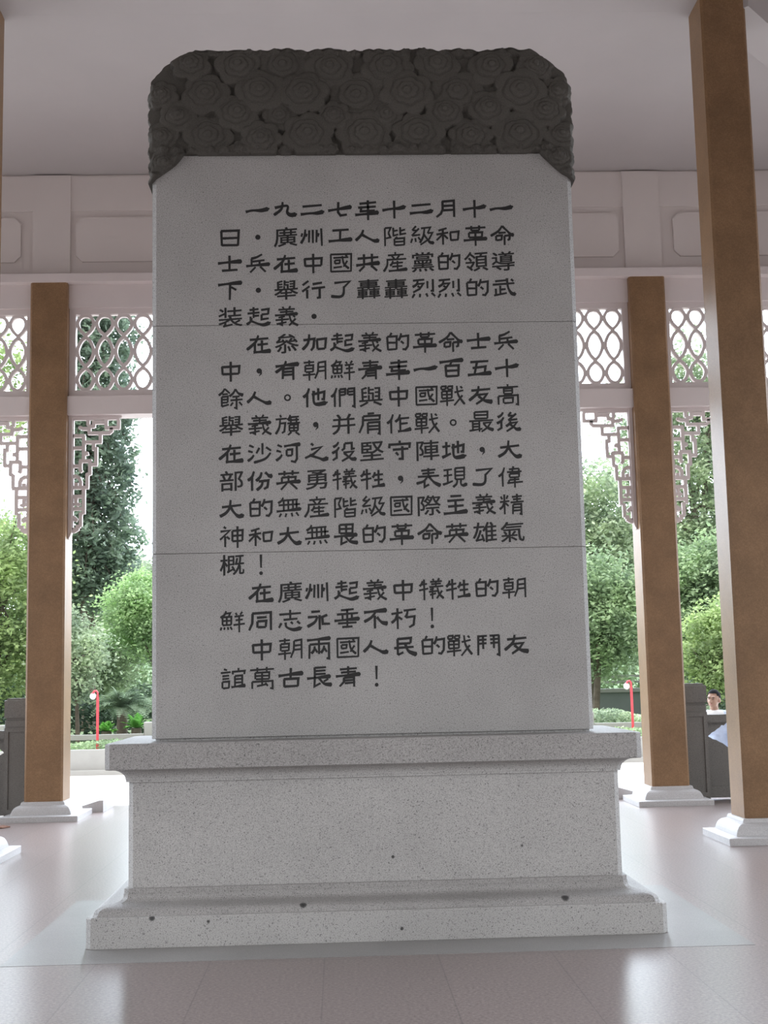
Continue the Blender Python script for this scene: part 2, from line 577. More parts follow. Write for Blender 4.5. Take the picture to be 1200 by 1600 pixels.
# ------------------------------------------------------------------ fretwork brackets under the rail
FRET = [  # centre lines, 5.217 px per photo pixel, x measured leftwards from the column at 465
 [(50, 62), (465, 62)], [(50, 50), (465, 50)], [(440, 60), (440, 1005)], [(455, 60), (455, 1000)],
 [(58, 75), (58, 150)], [(48, 144), (172, 144)], [(161, 75), (161, 150)], [(150, 97), (275, 97)], [(263, 85), (263, 140)],
 [(310, 75), (310, 120)], [(263, 130), (300, 130), (300, 190)], [(300, 148), (352, 148), (378, 136)],
 [(118, 144), (118, 170), (135, 186), (312, 186)], [(208, 186), (208, 265)], [(197, 262), (352, 262)], [(345, 208), (345, 420)],
 [(335, 208), (450, 208)], [(345, 310), (450, 310)], [(263, 262), (263, 318), (243, 318), (243, 452)], [(345, 350), (320, 355), (316, 372)],
 [(232, 450), (305, 450)], [(278, 420), (380, 420)], [(292, 420), (292, 525), (314, 535), (314, 640)], [(371, 420), (371, 495), (358, 512)],
 [(360, 462), (450, 462)], [(450, 547), (405, 547), (380, 562), (368, 590), (368, 640)], [(303, 641), (432, 641)], [(404, 600), (404, 635)],
 [(342, 641), (342, 862)], [(342, 716), (455, 716)], [(405, 716), (405, 775), (385, 790)], [(342, 818), (450, 818)], [(420, 770), (450, 800)],
 [(366, 850), (366, 965)], [(350, 862), (375, 862)], [(450, 897), (420, 890), (404, 905), (412, 922)], [(366, 965), (392, 965), (392, 988), (415, 1003), (470, 1003)], [(395, 990), (470, 990)],
]
def fret(xface, sgn, label):
    """xface: column face; sgn: +1 the bracket grows to +x"""
    t = thing('fretwork_bracket', label, 'bracket', (xface, 15.16, 4.615), 'fretwork brackets in the openings')
    k = .001413
    put = lambda a, b: (xface + sgn * (465 - a) * k, 4.615 - (b - 45) * k)
    bm = bmesh.new()
    for i, pl in enumerate(FRET):
        ribbon(bm, pl, 28, put, 15.13 + .0004 * (i % 7), 15.185 - .0004 * (i % 7))
    for (a, b) in ((378, 138), (318, 358), (382, 780)):
        xx, zz = put(a, b)
        ball(bm, (xx, 15.158, zz), .022, .024, .022, 10)
    # stepped top board under the rail
    box(bm, min(put(465, 0)[0], put(30, 0)[0]), max(put(465, 0)[0], put(30, 0)[0]), 15.125, 15.19, put(0, 62)[1], 4.6155)
    obj('fret', bm, m_beam, t)
    bm = bmesh.new()
    pts = [(483, 45), (483, 1010), (487, 1040), (492, 1068)]
    ribbon(bm, pts, [30, 30, 20, 4], lambda a, b: (xface + sgn * (477 - a + 22) * k, 4.615 - (b - 45) * k), 15.10, 15.20)
    obj('stile', bm, m_beam, t)
    return t
fret(XC[1] - HW, -1, 'white fretwork bracket on the left side of the right back column')
fret(XC[1] + HW, 1, 'white fretwork bracket on the right side of the right back column')
fret(XC[0] + HW, 1, 'white fretwork bracket on the right side of the left back column')
fret(XC[0] - HW, -1, 'white fretwork bracket on the left side of the left back column')

# ------------------------------------------------------------------ pedestal
PCX, PCY = .204, 8.365
ped = thing('stone_pedestal', 'speckled grey granite pedestal with moulded base under the inscribed stone', 'pedestal', (PCX, PCY, 0))
def ped_part(name, prof, ch=.03, m=None):
    bm = bmesh.new()
    ring_loft(bm, [rect_ring(PCX, PCY, 1.672 - o, .665 - o, z, ch) for o, z in prof])
    return obj(name, bm, m or m_plinth, ped)
ped_part('base_slab', [(.002, 0), (0, .004), (0, .168), (.006, .174)])
og = []
for i in range(15):
    s = i / 14
    # reversed ogee running from the base slab in to the die
    o = .035 + .148 * (s + .16 * math.sin(2 * PI * s) * -1)
    z = .172 + .105 * (s + .10 * math.sin(2 * PI * s))
    og.append((o, z))
og[0] = (.030, .173)
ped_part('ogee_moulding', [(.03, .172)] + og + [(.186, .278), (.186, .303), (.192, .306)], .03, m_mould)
ped_part('die', [(.207, .304), (.207, .915)])
cv = [(.192, .915), (.192, .925)]
for i in range(9):
    a = i / 8 * PI / 2
    cv.append((.190 - .080 * (1 - math.cos(a)), .930 + .062 * math.sin(a)))
ped_part('cavetto_moulding', cv + [(.11, .996)])
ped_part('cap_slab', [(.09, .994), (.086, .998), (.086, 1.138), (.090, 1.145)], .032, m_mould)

# ------------------------------------------------------------------ the stele
SX, SHW = .206, 1.343
SY0, SY1 = 8.0, 8.70
stele = thing('inscribed_stele', 'tall inscribed grey granite stone with dark carved cloud top on a pedestal', 'monument', (SX, 8.35, 1.145))
for z0, z1 in ((1.1465, 2.2795), (2.2815, 3.7155), (3.7175, 4.83)):
    bm = bmesh.new()
    cy = (SY0 + SY1) / 2
    hy = (SY1 - SY0) / 2
    ring_loft(bm, ([rect_ring(SX, cy, SHW - .02, hy - .02, 1.1455, .028), rect_ring(SX, cy, SHW - .02, hy - .02, 1.160, .028), rect_ring(SX, cy, SHW - .002, hy - .002, 1.161, .028)] if z0 < 1.2 else [rect_ring(SX, cy, SHW - .002, hy - .002, z0, .028)]) + [rect_ring(SX, cy, SHW, hy, (1.163 if z0 < 1.2 else z0 + .002), .028),
                   rect_ring(SX, cy, SHW, hy, z1 - .002, .028), rect_ring(SX, cy, SHW - .002, hy - .002, z1, .028)])
    obj('granite_block', bm, m_granite, stele)

# carved cloud capstone: a relief of layered scalloped clouds
CL = [(140,75,50),(265,80,57),(385,80,62),(510,85,62),(665,80,66),(800,75,58),(945,85,57),(1065,80,48),
      (62,155,42),(180,155,60),(325,150,62),(440,155,62),(580,160,72),(715,155,66),(850,150,66),(1020,150,66),(1122,150,46),
      (105,210,46),(265,205,56),(375,215,44),(520,215,42),(660,210,44),(815,205,50),(935,195,52),(1085,205,52),
      (60,265,44),(185,265,62),(325,275,52),(450,265,64),(600,262,70),(745,265,65),(885,270,56),(1015,262,68),(1128,268,42),
      (70,335,40),(1120,325,42),(45,372,26),(1140,365,30),(110,330,24),(1085,318,24)]
for i in range(26):
    CL.append((70 + i * 41 + random.uniform(-12, 12), 303 + random.uniform(-4, 4), random.uniform(17, 26)))
for i in range(30):
    CL.append((90 + i * 35 + random.uniform(-12, 12), 40 + random.uniform(-6, 6), random.uniform(18, 30)))
K1 = 1 / 1.714 * (2 * SHW / 652.)          # crop px -> metres
def cl_pos(cx, cy):
    px = 220 + cx / 1.714
    py = 60 + cy / 1.714
    return SX + (px - 566.5) * (2 * SHW / 652.), 4.825 + (244 - py) * (.705 / 163.)
clouds = []
for i, (cx, cy, rr_) in enumerate(CL):
    x, z = cl_pos(cx, cy)
    clouds.append((x, z, rr_ * K1, random.choice((5, 6, 7)), random.uniform(0, 6.28), random.uniform(0, .7) + (0 if rr_ > 30 else -.1), random.choice((-1, 1))))

def cloud_height(X, Z):
    Hh = np.zeros_like(X)
    for (cx, cz, rad, nl, ph, off, sp) in clouds:
        dx = (X - cx) / 1.10
        dz = (Z - cz) / .96
        near = (np.abs(dx) < rad * 1.25) & (np.abs(dz) < rad * 1.25)
        if not near.any():
            continue
        dxx, dzz = dx[near], dz[near]
        rho = np.hypot(dxx, dzz) / rad
        th = np.arctan2(dzz, dxx)
        h = np.full_like(rho, -1.0)
        for lev, (sc_, lo, rot) in enumerate(((1.0, .13, 0), (.70, .09, .7), (.44, .08, 1.5), (.19, .0, 0))):
            lobe = sc_ * (1 - lo + lo * np.abs(np.cos(nl * .5 * th + ph + rot)) * 1.3)
            # spiral drift so the rings read as curling clouds
            if 0 < lev < 3:
                lobe = lobe * (1 + .10 * sp * np.sin(th + ph))
            q = rho / lobe
            inside = q < 1
            edge = np.sqrt(np.clip(1 - q ** 5, 0, 1))
            hv = .16 + .26 * lev + .30 * edge - (.20 * np.exp(-((q - .90) / .05) ** 2) if lev else 0)
            # groove just inside the rim of every ring
            h = np.where(inside, hv + off * .9, h)
        cur = Hh[near]
        Hh[near] = np.maximum(cur, h)
    return np.clip(Hh, 0, 2.2)

NU, NV = 620, 200
uu = np.linspace(-1, 1, NU)
vv = np.linspace(0, 1, NV)
U, V = np.meshgrid(uu, vv)
CH = SHW + .006
RX, RZ, ZT = .44, .30, 5.525
# bottom edge drops towards both upright edges
zl = np.where(np.abs(U) * CH > CH - .21, 4.826 - .19 * ((np.abs(U) * CH - (CH - .21)) / .21) ** .8, 4.826)
zl = zl + .010 * np.abs(np.sin(U * CH * 14 + 1)) * (np.abs(U) * CH > CH - .30)
Z = zl + V * (ZT - zl)
tz = np.clip((Z - (ZT - RZ)) / RZ, 0, 1)
hw = CH - RX * (1 - np.sqrt(np.clip(1 - (tz * .985) ** 2.3, 0, 1)))
X = U * hw
# scalloped outline
side = np.abs(U) ** 40
X = X + np.sign(U) * side * (.014 * np.abs(np.sin(Z * 27 + U)) + .006 * np.abs(np.sin(Z * 61)))
topf = V ** 40
Z = Z + topf * (.020 * np.abs(np.sin(X * 11 + .7)) * (.4 + .6 * np.abs(np.sin(X * 4.1))) + .006 * np.abs(np.sin(X * 37)))
XX = X + SX
HH = cloud_height(XX, Z)
em = np.minimum(np.clip((1 - np.abs(U)) / .012, 0, 1), np.clip((1 - V) / .03, 0, 1))
Yf = SY0 + .006 - .058 * HH * (.25 + .75 * em)
fv = np.stack([XX, Yf, Z], -1).reshape(-1, 3)
idx = np.arange(NU * NV).reshape(NV, NU)
faces = np.stack([idx[:-1, :-1], idx[:-1, 1:], idx[1:, 1:], idx[1:, :-1]], -1).reshape(-1, 4)
loop = np.concatenate([idx[0, :], idx[1:, -1], idx[-1, -2::-1], idx[-2:0:-1, 0]])
ND = 40
allv = [fv]
allf = [faces]
prev = loop
base = len(fv)
cxm, czm = SX, 5.1
for k in range(1, ND + 1):
    s = k / ND
    pv = fv[loop].copy()
    pv[:, 1] = SY0 + .02 + s * (SY1 - SY0 - .02)
    wob = .010 * np.abs(np.sin(s * 22 + pv[:, 2] * 8 + pv[:, 0] * 5)) * (pv[:, 2] > 4.85)
    pv[:, 0] += np.sign(pv[:, 0] - cxm) * wob * (np.abs(pv[:, 0] - cxm) > .9)
    pv[:, 2] += wob * (pv[:, 2] > 5.3)
    cur = np.arange(base, base + len(loop))
    base += len(loop)
    allv.append(pv)
    nx = np.roll(np.arange(len(loop)), -1)
    allf.append(np.stack([prev, cur, cur[nx], prev[nx]], -1))
    prev = cur
# back face as a flat grid
bv = fv.copy()
bv[:, 1] = SY1
allv.append(bv)
allf.append(faces[:, ::-1] + base)
np_mesh('cloud_capstone', np.concatenate(allv), np.concatenate(allf), m_cap, stele)
stele.children[-1]['label'] = 'dark weathered top stone carved with curling clouds'

# ------------------------------------------------------------------ the inscription
TEXT = ['　一九二七年十二月十一', '日，廣州工人階級和革命', '士兵在中國共産黨的領導', '下，舉行了轟轟烈烈的武', '装起義。',
        '　在叅加起義的革命士兵', '中，有朝鮮青年一百五十', '餘人。他們與中國戰友髙', '舉義旗，并肩作戰。最後', '在沙河之役堅守陣地，大',
        '部份英勇犧牲，表現了偉', '大的無産階級國際主義精', '神和大無畏的革命英雄氣', '概！', '　在廣州起義中犧牲的朝',
        '鮮同志永垂不朽！', '　中朝兩國人民的戰鬥友', '誼萬古長青！']
# brush-drawn shapes for the simpler characters: 100 wide, 80 high, y down. w: swelling tail, t: taper, s: even
BR = {
 '一': ['w 2 46 30 40 65 40 98 32'], '二': ['s 10 26 88 20', 'w 2 58 40 54 70 53 98 46'], '十': ['w 2 44 40 38 70 36 98 28', 's 50 4 50 78'],
 '七': ['w 2 44 50 36 98 28', 's 44 8 42 50 52 64 78 60'], '九': ['t 40 6 34 36 4 60', 'w 8 30 58 22 58 48 72 60 98 56'],
 '人': ['t 34 14 24 36 2 58', 'w 28 34 60 52 80 60 98 56'], '大': ['s 12 34 88 26', 't 46 6 42 36 28 56 4 70', 'w 46 34 60 56 78 70 98 64'],
 '工': ['s 18 16 84 12', 's 50 14 48 54', 'w 2 60 50 56 98 52'], '士': ['w 2 38 50 33 98 30', 's 48 6 48 66', 's 18 68 80 64'],
 '下': ['w 2 18 50 12 98 8', 's 50 14 48 78', 't 54 26 74 38'], '中': ['s 16 22 18 54', 's 14 24 84 20 82 50', 's 18 52 82 50', 's 50 2 50 82'],
 '之': ['s 30 6 40 14', 's 30 30 72 20 40 48 6 64', 'w 24 52 60 64 80 70 98 62'], '日': ['s 16 14 18 74', 's 14 14 86 12 82 74', 's 18 44 82 42', 's 18 72 82 72'],
 '月': ['s 32 8 32 42 24 60 6 74', 's 30 10 78 6 78 74', 's 34 28 76 26', 's 34 46 76 44'], '了': ['s 22 14 84 8 60 32', 't 60 28 58 58 44 70 8 68'],
 '在': ['s 14 24 88 18', 't 48 6 36 34 2 64', 's 34 40 34 72', 's 44 44 86 40', 's 62 26 62 70', 'w 28 74 60 72 98 68'],
 '不': ['w 6 16 50 12 96 8', 't 52 14 34 36 6 52', 's 48 28 48 78', 'w 56 34 74 54 98 60'], '古': ['w 2 34 50 28 98 24', 's 50 4 48 46', 's 24 46 24 76', 's 22 46 78 44 76 74', 's 24 74 76 72'],
 '五': ['s 14 16 86 12', 's 40 16 30 62', 's 22 40 74 34 70 60', 'w 2 68 50 64 98 60'], '主': ['s 30 6 74 4', 's 18 24 84 20', 's 20 46 82 42', 's 50 22 50 70', 'w 2 74 50 70 98 64'],
 '兵': ['t 66 2 44 14 22 20', 's 24 20 24 46', 's 26 32 76 26', 's 56 28 56 46', 'w 2 50 50 46 98 42', 't 40 54 18 76', 's 58 52 80 74'],
 '士_': [], '和': ['s 12 20 46 10', 's 4 36 52 28', 's 30 16 30 78', 't 28 36 4 60', 's 34 38 50 54', 's 60 28 62 62', 's 58 28 94 24 90 58', 's 62 60 92 58'],
 '的': ['s 28 2 20 16', 's 10 18 12 72', 's 10 18 48 16 46 70', 's 12 42 46 42', 's 12 70 46 68', 't 66 4 62 20 54 34', 's 62 18 94 14 92 56 82 70 70 68', 's 64 36 76 46'],
 '命': ['t 50 2 34 24 2 44', 'w 50 4 70 24 84 38 98 40', 's 34 32 64 30', 's 24 44 24 64', 's 24 44 48 42 46 62', 's 26 62 46 60', 's 58 44 58 82', 's 58 44 80 42 78 58 70 62'],
 '有': ['w 4 24 50 18 98 14', 't 46 2 36 24 4 48', 's 34 34 32 74', 's 32 34 74 30 74 78', 's 36 46 72 44', 's 36 58 72 56'],
 '百': ['w 2 16 50 10 98 6', 't 50 14 44 26', 's 26 30 28 74', 's 24 30 78 28 76 72', 's 28 50 76 48', 's 28 72 76 70'],
 '青': ['s 18 14 84 10', 's 22 26 80 22', 'w 2 40 50 36 98 32', 's 50 2 50 38', 's 34 44 32 62 16 78', 's 34 46 72 44 72 80', 's 36 56 70 54', 's 36 66 70 64'],
 '共': ['s 8 24 92 18', 's 34 6 34 46', 's 66 4 66 44', 'w 2 52 50 46 98 42', 't 36 54 14 76', 's 62 52 86 74'],
 '行': ['t 30 4 6 22', 't 34 26 4 48', 's 24 40 24 76', 's 46 18 84 12', 's 42 36 96 30', 's 74 34 74 72 62 74'],
 '友': ['s 14 22 90 16', 't 44 4 36 34 4 62', 's 34 40 76 36 60 58 32 76', 'w 42 44 66 62 98 68'], '民': ['s 24 12 24 72', 's 22 12 76 8 74 28', 's 24 30 74 28', 's 10 46 86 42', 't 24 72 46 62', 'w 54 32 66 58 98 72'],
 '永': ['s 22 10 56 8', 's 8 30 46 28', 't 46 28 34 50 6 66', 's 54 22 54 78', 's 84 22 64 30 66 56 94 56'], '年': ['s 20 16 88 10', 's 14 32 86 28', 's 26 32 26 50', 's 20 48 82 44', 'w 2 62 50 58 98 52', 's 54 2 54 84'],
 '同': ['s 16 12 14 50 2 76', 's 14 12 86 8 86 76', 's 32 28 70 26', 's 34 42 34 66', 's 34 42 68 40 66 64', 's 36 64 66 64'],
 '表': ['s 22 12 78 8', 's 26 24 74 20', 's 8 36 92 32', 's 50 2 50 36', 't 46 36 30 54 2 62', 's 34 50 34 76 52 66', 'w 52 36 72 58 98 72'],
 '英': ['s 10 16 92 12', 's 34 4 34 24', 's 66 2 66 22', 's 24 30 24 48', 's 24 30 78 28 76 46', 's 50 22 50 48', 'w 2 54 50 48 98 46', 't 44 52 20 78', 's 58 52 84 76'],
 '加': ['s 6 28 50 22 46 56 36 70', 't 30 4 24 40 2 66', 's 60 26 62 64', 's 58 26 96 22 92 62', 's 62 64 92 62'],
 '州': ['t 20 10 16 40 2 68', 's 8 26 4 40', 's 36 14 34 64', 's 50 12 50 66', 's 66 12 64 64', 's 84 6 86 78', 's 26 28 22 40', 's 74 26 70 40'],
 '革': ['s 10 12 92 8', 's 34 2 34 22', 's 66 0 66 20', 's 34 22 66 20', 's 24 30 24 50', 's 24 30 78 28 76 48', 's 24 50 76 48', 'w 2 62 50 58 98 54', 's 50 22 50 84'],
 '武': ['s 14 14 60 10', 's 4 28 92 22', 's 34 32 34 64', 's 16 44 16 68', 's 36 48 56 46', 't 60 62 8 72', 'w 62 2 66 40 80 64 98 66', 's 78 6 88 14'],
 '守': ['s 50 0 50 12', 's 8 30 10 16 90 12 88 30', 's 22 36 84 32', 's 60 22 60 72 44 72', 's 34 46 44 58'],
 '長': ['s 32 4 32 44', 's 32 6 76 4', 's 34 18 74 16', 's 34 30 74 28', 'w 2 46 50 42 94 38', 's 32 46 30 76 54 64', 't 84 48 66 58', 'w 48 44 68 66 98 70'],
 '國': ['s 10 6 10 78', 's 8 6 92 4 90 76', 's 10 76 90 74', 's 20 20 80 17', 's 26 30 26 44', 's 26 30 46 29 45 43', 's 26 43 46 42', 's 20 60 54 56', 't 56 12 62 44 82 64', 's 76 32 60 56', 's 68 8 76 13'],
 '起': ['s 14 12 50 8', 's 6 26 54 22', 's 30 0 30 44', 's 32 36 52 34', 's 18 38 18 54', 't 24 44 16 60 2 70', 'w 16 54 44 66 70 72 98 62', 's 60 12 90 8 88 30', 's 62 30 88 28', 's 62 30 62 50 90 46'],
 '義': ['s 34 0 40 8', 's 66 -2 60 7', 's 18 12 84 9', 's 24 22 78 19', 's 50 8 50 32', 'w 4 35 50 32 96 28', 's 44 38 18 44', 's 6 54 60 50', 's 32 40 32 74 22 70', 's 10 70 50 62', 't 62 36 70 60 96 76', 's 86 48 60 76', 's 76 36 84 42'],
 '朝': ['s 6 10 48 7', 's 28 0 28 22', 's 12 22 12 48', 's 12 22 44 20 43 47', 's 14 34 43 33', 's 14 48 43 46', 's 2 60 52 56', 's 28 48 28 82', 's 64 10 62 46 50 74', 's 64 10 92 6 92 78', 's 66 28 90 26', 's 66 44 90 42'],
 '鮮': ['t 26 0 20 14 4 26', 's 22 10 42 8 36 20', 's 12 24 12 54', 's 12 24 46 22 45 53', 's 28 24 28 54', 's 14 38 44 37', 's 12 54 45 53', 's 8 62 4 74', 's 20 62 18 72', 's 32 61 34 72', 's 42 60 48 72', 's 62 8 68 16', 's 88 4 80 15', 's 58 22 94 18', 's 62 36 90 33', 's 54 54 98 49', 's 76 18 76 82'],
 '牲': ['t 18 8 14 22 4 32', 's 12 24 44 20', 's 4 46 46 38', 's 28 2 28 82', 't 60 14 56 28 50 36', 's 58 26 92 23', 's 56 46 90 43', 's 74 6 74 68', 'w 48 72 74 68 99 64'],
 '犧': ['t 16 8 12 20 4 28', 's 10 22 34 19', 's 2 44 38 37', 's 22 2 22 82', 's 56 0 60 7', 's 82 -2 76 7', 's 46 12 92 9', 's 50 21 88 18', 's 68 8 68 30', 's 42 32 97 28', 's 60 36 44 42', 's 40 50 74 47', 's 54 38 54 78', 's 44 62 68 56', 't 74 34 80 58 98 76', 's 92 46 70 76'],
 '階': ['s 10 8 10 82', 's 10 8 34 6 24 28', 's 24 28 32 46 14 50', 's 44 6 44 40', 's 46 20 62 17', 's 42 40 64 34', 's 72 4 72 34 96 30', 's 72 20 92 14', 's 60 44 52 50', 's 48 52 48 80', 's 48 52 88 49 87 79', 's 50 65 87 63', 's 50 79 87 77'],
 '級': ['s 26 0 10 18', 's 12 18 30 18', 's 38 10 8 40', 's 10 40 42 36', 's 10 52 4 70', 's 22 50 24 66', 's 34 46 42 58', 's 46 10 84 6 72 30', 's 72 30 92 28 78 54 42 78', 't 60 10 54 44 40 70', 'w 56 34 70 54 82 68 99 70'],
 '戰': ['s 6 4 6 16', 's 6 4 24 3 24 15', 's 6 16 24 15', 's 32 4 32 16', 's 32 4 50 3 50 15', 's 32 16 50 15', 's 8 24 8 52', 's 8 24 48 22 47 51', 's 10 37 47 36', 's 8 52 47 50', 's 0 64 56 59', 's 28 24 28 82', 's 58 28 94 20', 't 68 2 74 40 98 76', 's 90 40 56 80', 's 82 4 90 12'],
 '産': ['s 50 -2 50 8', 's 20 12 84 8', 's 36 14 46 26', 's 66 12 56 26', 's 14 30 94 26', 't 18 30 16 54 2 78', 't 40 34 36 46 28 54', 's 38 44 80 41', 's 36 58 78 55', 's 58 34 58 74', 'w 22 76 58 73 98 68'],
 '無': ['t 28 0 22 12 8 22', 's 24 12 86 8', 's 10 30 94 26', 's 30 14 30 52', 's 48 12 48 52', 's 66 12 66 50', 's 80 10 80 50', 'w 2 54 50 50 99 44', 's 20 62 12 76', 's 40 62 36 76', 's 60 60 64 74', 's 78 58 88 72'],
 '後': ['t 28 2 20 14 6 22', 't 30 22 20 36 2 46', 's 20 38 20 64 4 74', 's 60 2 48 16', 's 48 16 72 16', 's 80 8 48 34', 's 48 34 84 30', 't 58 38 50 50 38 58', 's 54 46 82 42 66 62 40 78', 'w 52 48 70 62 82 70 99 68'],
 '役': ['t 28 2 20 14 6 22', 't 30 22 20 36 2 46', 's 20 38 20 64 4 74', 's 52 8 50 28 40 36', 's 52 8 80 6 80 30 92 28', 's 46 44 86 40 68 62 40 78', 'w 50 46 68 62 82 70 99 68'],
 '沙': ['s 8 10 26 18', 's 4 32 22 38', 't 26 48 18 60 2 72', 's 60 2 60 46', 's 48 20 36 42', 's 74 18 94 32', 't 92 40 70 64 26 78'],
 '河': ['s 8 10 26 18', 's 4 32 22 38', 't 26 48 18 60 2 72', 'w 34 16 66 11 99 8', 's 84 14 84 66 76 78 60 74', 's 44 30 44 54', 's 44 30 66 28 65 52', 's 46 53 65 52'],
 '他': ['t 26 4 18 26 2 40', 's 18 28 18 80', 's 36 30 86 18 84 48 74 48', 's 62 4 62 52', 'w 44 14 44 58 60 68 99 60'],
 '們': ['t 24 4 16 26 2 40', 's 16 28 16 80', 's 36 10 36 80', 's 36 10 58 8 58 32', 's 38 21 58 20', 's 38 33 58 31', 's 68 8 68 32', 's 68 8 94 6 94 80 84 76', 's 70 20 94 18', 's 70 32 94 30'],
 '份': ['t 26 4 18 26 2 40', 's 18 28 18 80', 't 56 8 50 26 34 42', 'w 70 8 78 16 86 22 99 24', 's 44 44 82 40 78 66 64 74', 't 60 44 54 62 36 78'],
 '偉': ['t 26 4 18 26 2 40', 's 18 28 18 80', 's 44 12 84 9', 's 62 0 56 22', 's 84 9 82 21', 's 36 23 94 20', 's 46 30 46 44', 's 46 30 84 28 83 43', 's 46 44 83 43', 's 44 54 84 51', 's 44 54 42 64', 's 36 66 98 61', 's 66 46 66 84'],
 '作': ['t 26 4 18 26 2 40', 's 18 28 18 80', 't 54 4 48 22 34 34', 's 46 22 90 18', 's 54 22 54 72', 's 54 42 84 39', 'w 44 72 70 69 98 62'],
 '地': ['s 4 28 36 24', 's 20 8 20 60', 't 38 54 20 62 2 70', 's 40 32 88 20 86 48 76 48', 's 66 4 66 54', 'w 48 16 48 60 62 70 99 62'],
 '志': ['s 8 18 92 13', 's 50 0 50 36', 's 24 38 78 34', 's 16 50 6 68', 'w 32 48 36 66 64 76 96 68', 's 52 46 60 54', 's 76 44 88 54'],
 '垂': ['s 26 6 76 2', 's 10 22 92 17', 's 32 20 32 44', 's 68 18 68 42', 's 50 4 50 66', 'w 0 46 50 42 99 38', 's 14 56 86 53', 's 30 70 70 68'],
 '肩': ['s 36 0 62 -2', 's 18 10 16 44 2 76', 's 18 10 84 7 83 24', 's 18 26 83 23', 's 36 36 36 80', 's 36 36 82 33 82 80 74 78', 's 38 50 82 48', 's 38 63 82 61'],
 '精': ['s 8 10 14 22', 's 36 6 30 20', 's 4 32 42 28', 's 22 2 22 80', 't 20 34 14 50 2 60', 's 26 36 38 48', 's 52 12 92 9', 's 56 22 88 20', 's 46 34 98 30', 's 72 0 72 32', 's 56 42 54 80', 's 56 42 88 40 88 80 80 78', 's 58 54 87 53', 's 58 66 87 64'],
 '神': ['s 18 2 28 8', 's 6 20 42 16 4 52', 's 24 38 24 80', 's 30 40 42 50', 's 52 18 52 58', 's 52 18 92 15 91 56', 's 54 37 91 35', 's 52 58 91 56', 's 72 0 72 84'],
 '烈': ['s 8 8 54 4', 't 28 8 22 24 6 34', 's 24 22 50 20 34 42 8 56', 's 26 30 38 38', 's 66 10 66 40', 's 88 2 88 50 78 50', 's 14 62 4 78', 's 36 62 34 76', 's 60 60 66 74', 's 82 58 96 72'],
 '現': ['s 6 12 40 8', 's 6 34 40 30', 's 22 12 22 60', 't 42 54 22 62 2 68', 's 52 4 52 48', 's 52 4 88 2 87 47', 's 54 18 87 17', 's 54 33 87 32', 's 52 48 87 47', 't 60 50 56 66 42 78', 'w 74 50 74 66 84 72 99 64'],
 '誼': ['s 16 4 28 8', 's 4 18 42 15', 's 10 30 36 28', 's 10 41 36 39', 's 10 52 10 76', 's 10 52 36 50 35 75', 's 12 76 35 74', 's 72 0 72 10', 's 50 24 50 14 96 11 94 24', 's 58 30 58 68', 's 58 30 86 28 86 67', 's 60 42 85 41', 's 60 55 85 54', 'w 44 72 70 69 99 66'],
 '兩': ['w 4 10 50 6 96 2', 's 14 26 12 80', 's 14 26 88 22 88 80 78 78', 's 50 8 50 62', 't 34 32 30 48 20 60', 's 34 42 44 56', 't 70 30 66 46 56 58', 's 70 40 80 54'],
 '鬥': ['s 8 8 46 6', 's 12 8 10 80', 's 12 22 44 20', 's 12 36 44 34', 's 30 8 30 56', 's 56 6 94 4', 's 92 4 92 80 82 76', 's 58 20 90 18', 's 58 34 90 32', 's 72 6 72 54'],
 '朽': ['s 2 24 46 18', 's 26 2 26 82', 't 24 24 18 44 2 58', 's 30 36 44 46', 's 50 12 98 7', 't 66 12 62 28 56 38', 's 58 38 92 34 88 66 70 76'],
 '畏': ['s 26 2 26 36', 's 26 2 78 0 76 35', 's 28 18 76 17', 's 52 2 52 36', 's 28 35 76 34', 'w 4 48 50 44 96 40', 's 34 48 32 76 56 66', 't 82 48 66 60', 'w 48 46 66 66 98 72'],
 '餘': ['t 26 0 18 14 2 28', 's 26 2 46 20', 's 16 24 38 22', 's 14 34 14 72', 's 14 34 38 32 37 56', 's 16 45 37 44', 's 16 57 37 56', 's 14 72 42 64', 't 68 2 60 18 44 32', 'w 68 4 80 20 99 28', 's 56 34 84 32', 's 48 48 96 44', 's 72 34 72 80 62 76', 's 58 56 48 70', 's 82 54 94 68'],
 '髙': ['s 50 -2 50 8', 's 8 12 92 8', 's 34 14 34 36', 's 34 16 68 14 68 36', 's 36 25 68 24', 's 34 37 68 36', 's 12 46 12 80', 's 12 46 90 42 90 80 80 78', 's 32 54 32 74', 's 32 54 70 52 69 73', 's 34 74 69 72'],
 '最': ['s 24 0 24 26', 's 24 0 76 -2 75 25', 's 26 12 75 11', 's 24 26 75 25', 's 2 36 98 32', 's 16 36 16 70', 's 42 36 42 78', 's 18 47 42 46', 's 18 58 42 57', 's 2 74 54 66', 's 56 44 88 41 74 62 50 78', 'w 60 46 74 62 99 72'],
 '参': [], '旗': ['s 20 0 24 10', 's 2 18 46 14', 't 20 18 16 50 2 76', 's 20 34 40 32 36 66 26 72', 't 60 0 56 12 48 20', 's 56 10 94 7', 's 52 22 94 19', 's 62 14 62 34', 's 84 12 84 33', 's 48 34 98 31', 's 56 40 56 64', 's 56 40 90 38 89 63', 's 74 32 74 64', 's 58 52 89 51', 's 56 64 89 63', 's 64 68 50 80', 's 80 68 96 80'],
 '萬': ['s 4 10 96 6', 's 32 0 32 16', 's 68 -2 68 15', 's 24 20 24 44', 's 24 20 78 18 77 43', 's 26 32 77 31', 's 26 44 77 43', 's 50 20 50 68', 's 12 54 12 80', 's 12 54 90 51 90 80 80 78', 's 30 70 64 64', 's 62 58 72 70'],
 '産_': [],
}
GX = [-.648, -.469, -.292, -.117, .060, .234, .410, .586, .752, .930, 1.105]
GX = [SX + (g - .212) * .99 for g in GX]
Z0T, Z1T = 4.288, 1.512

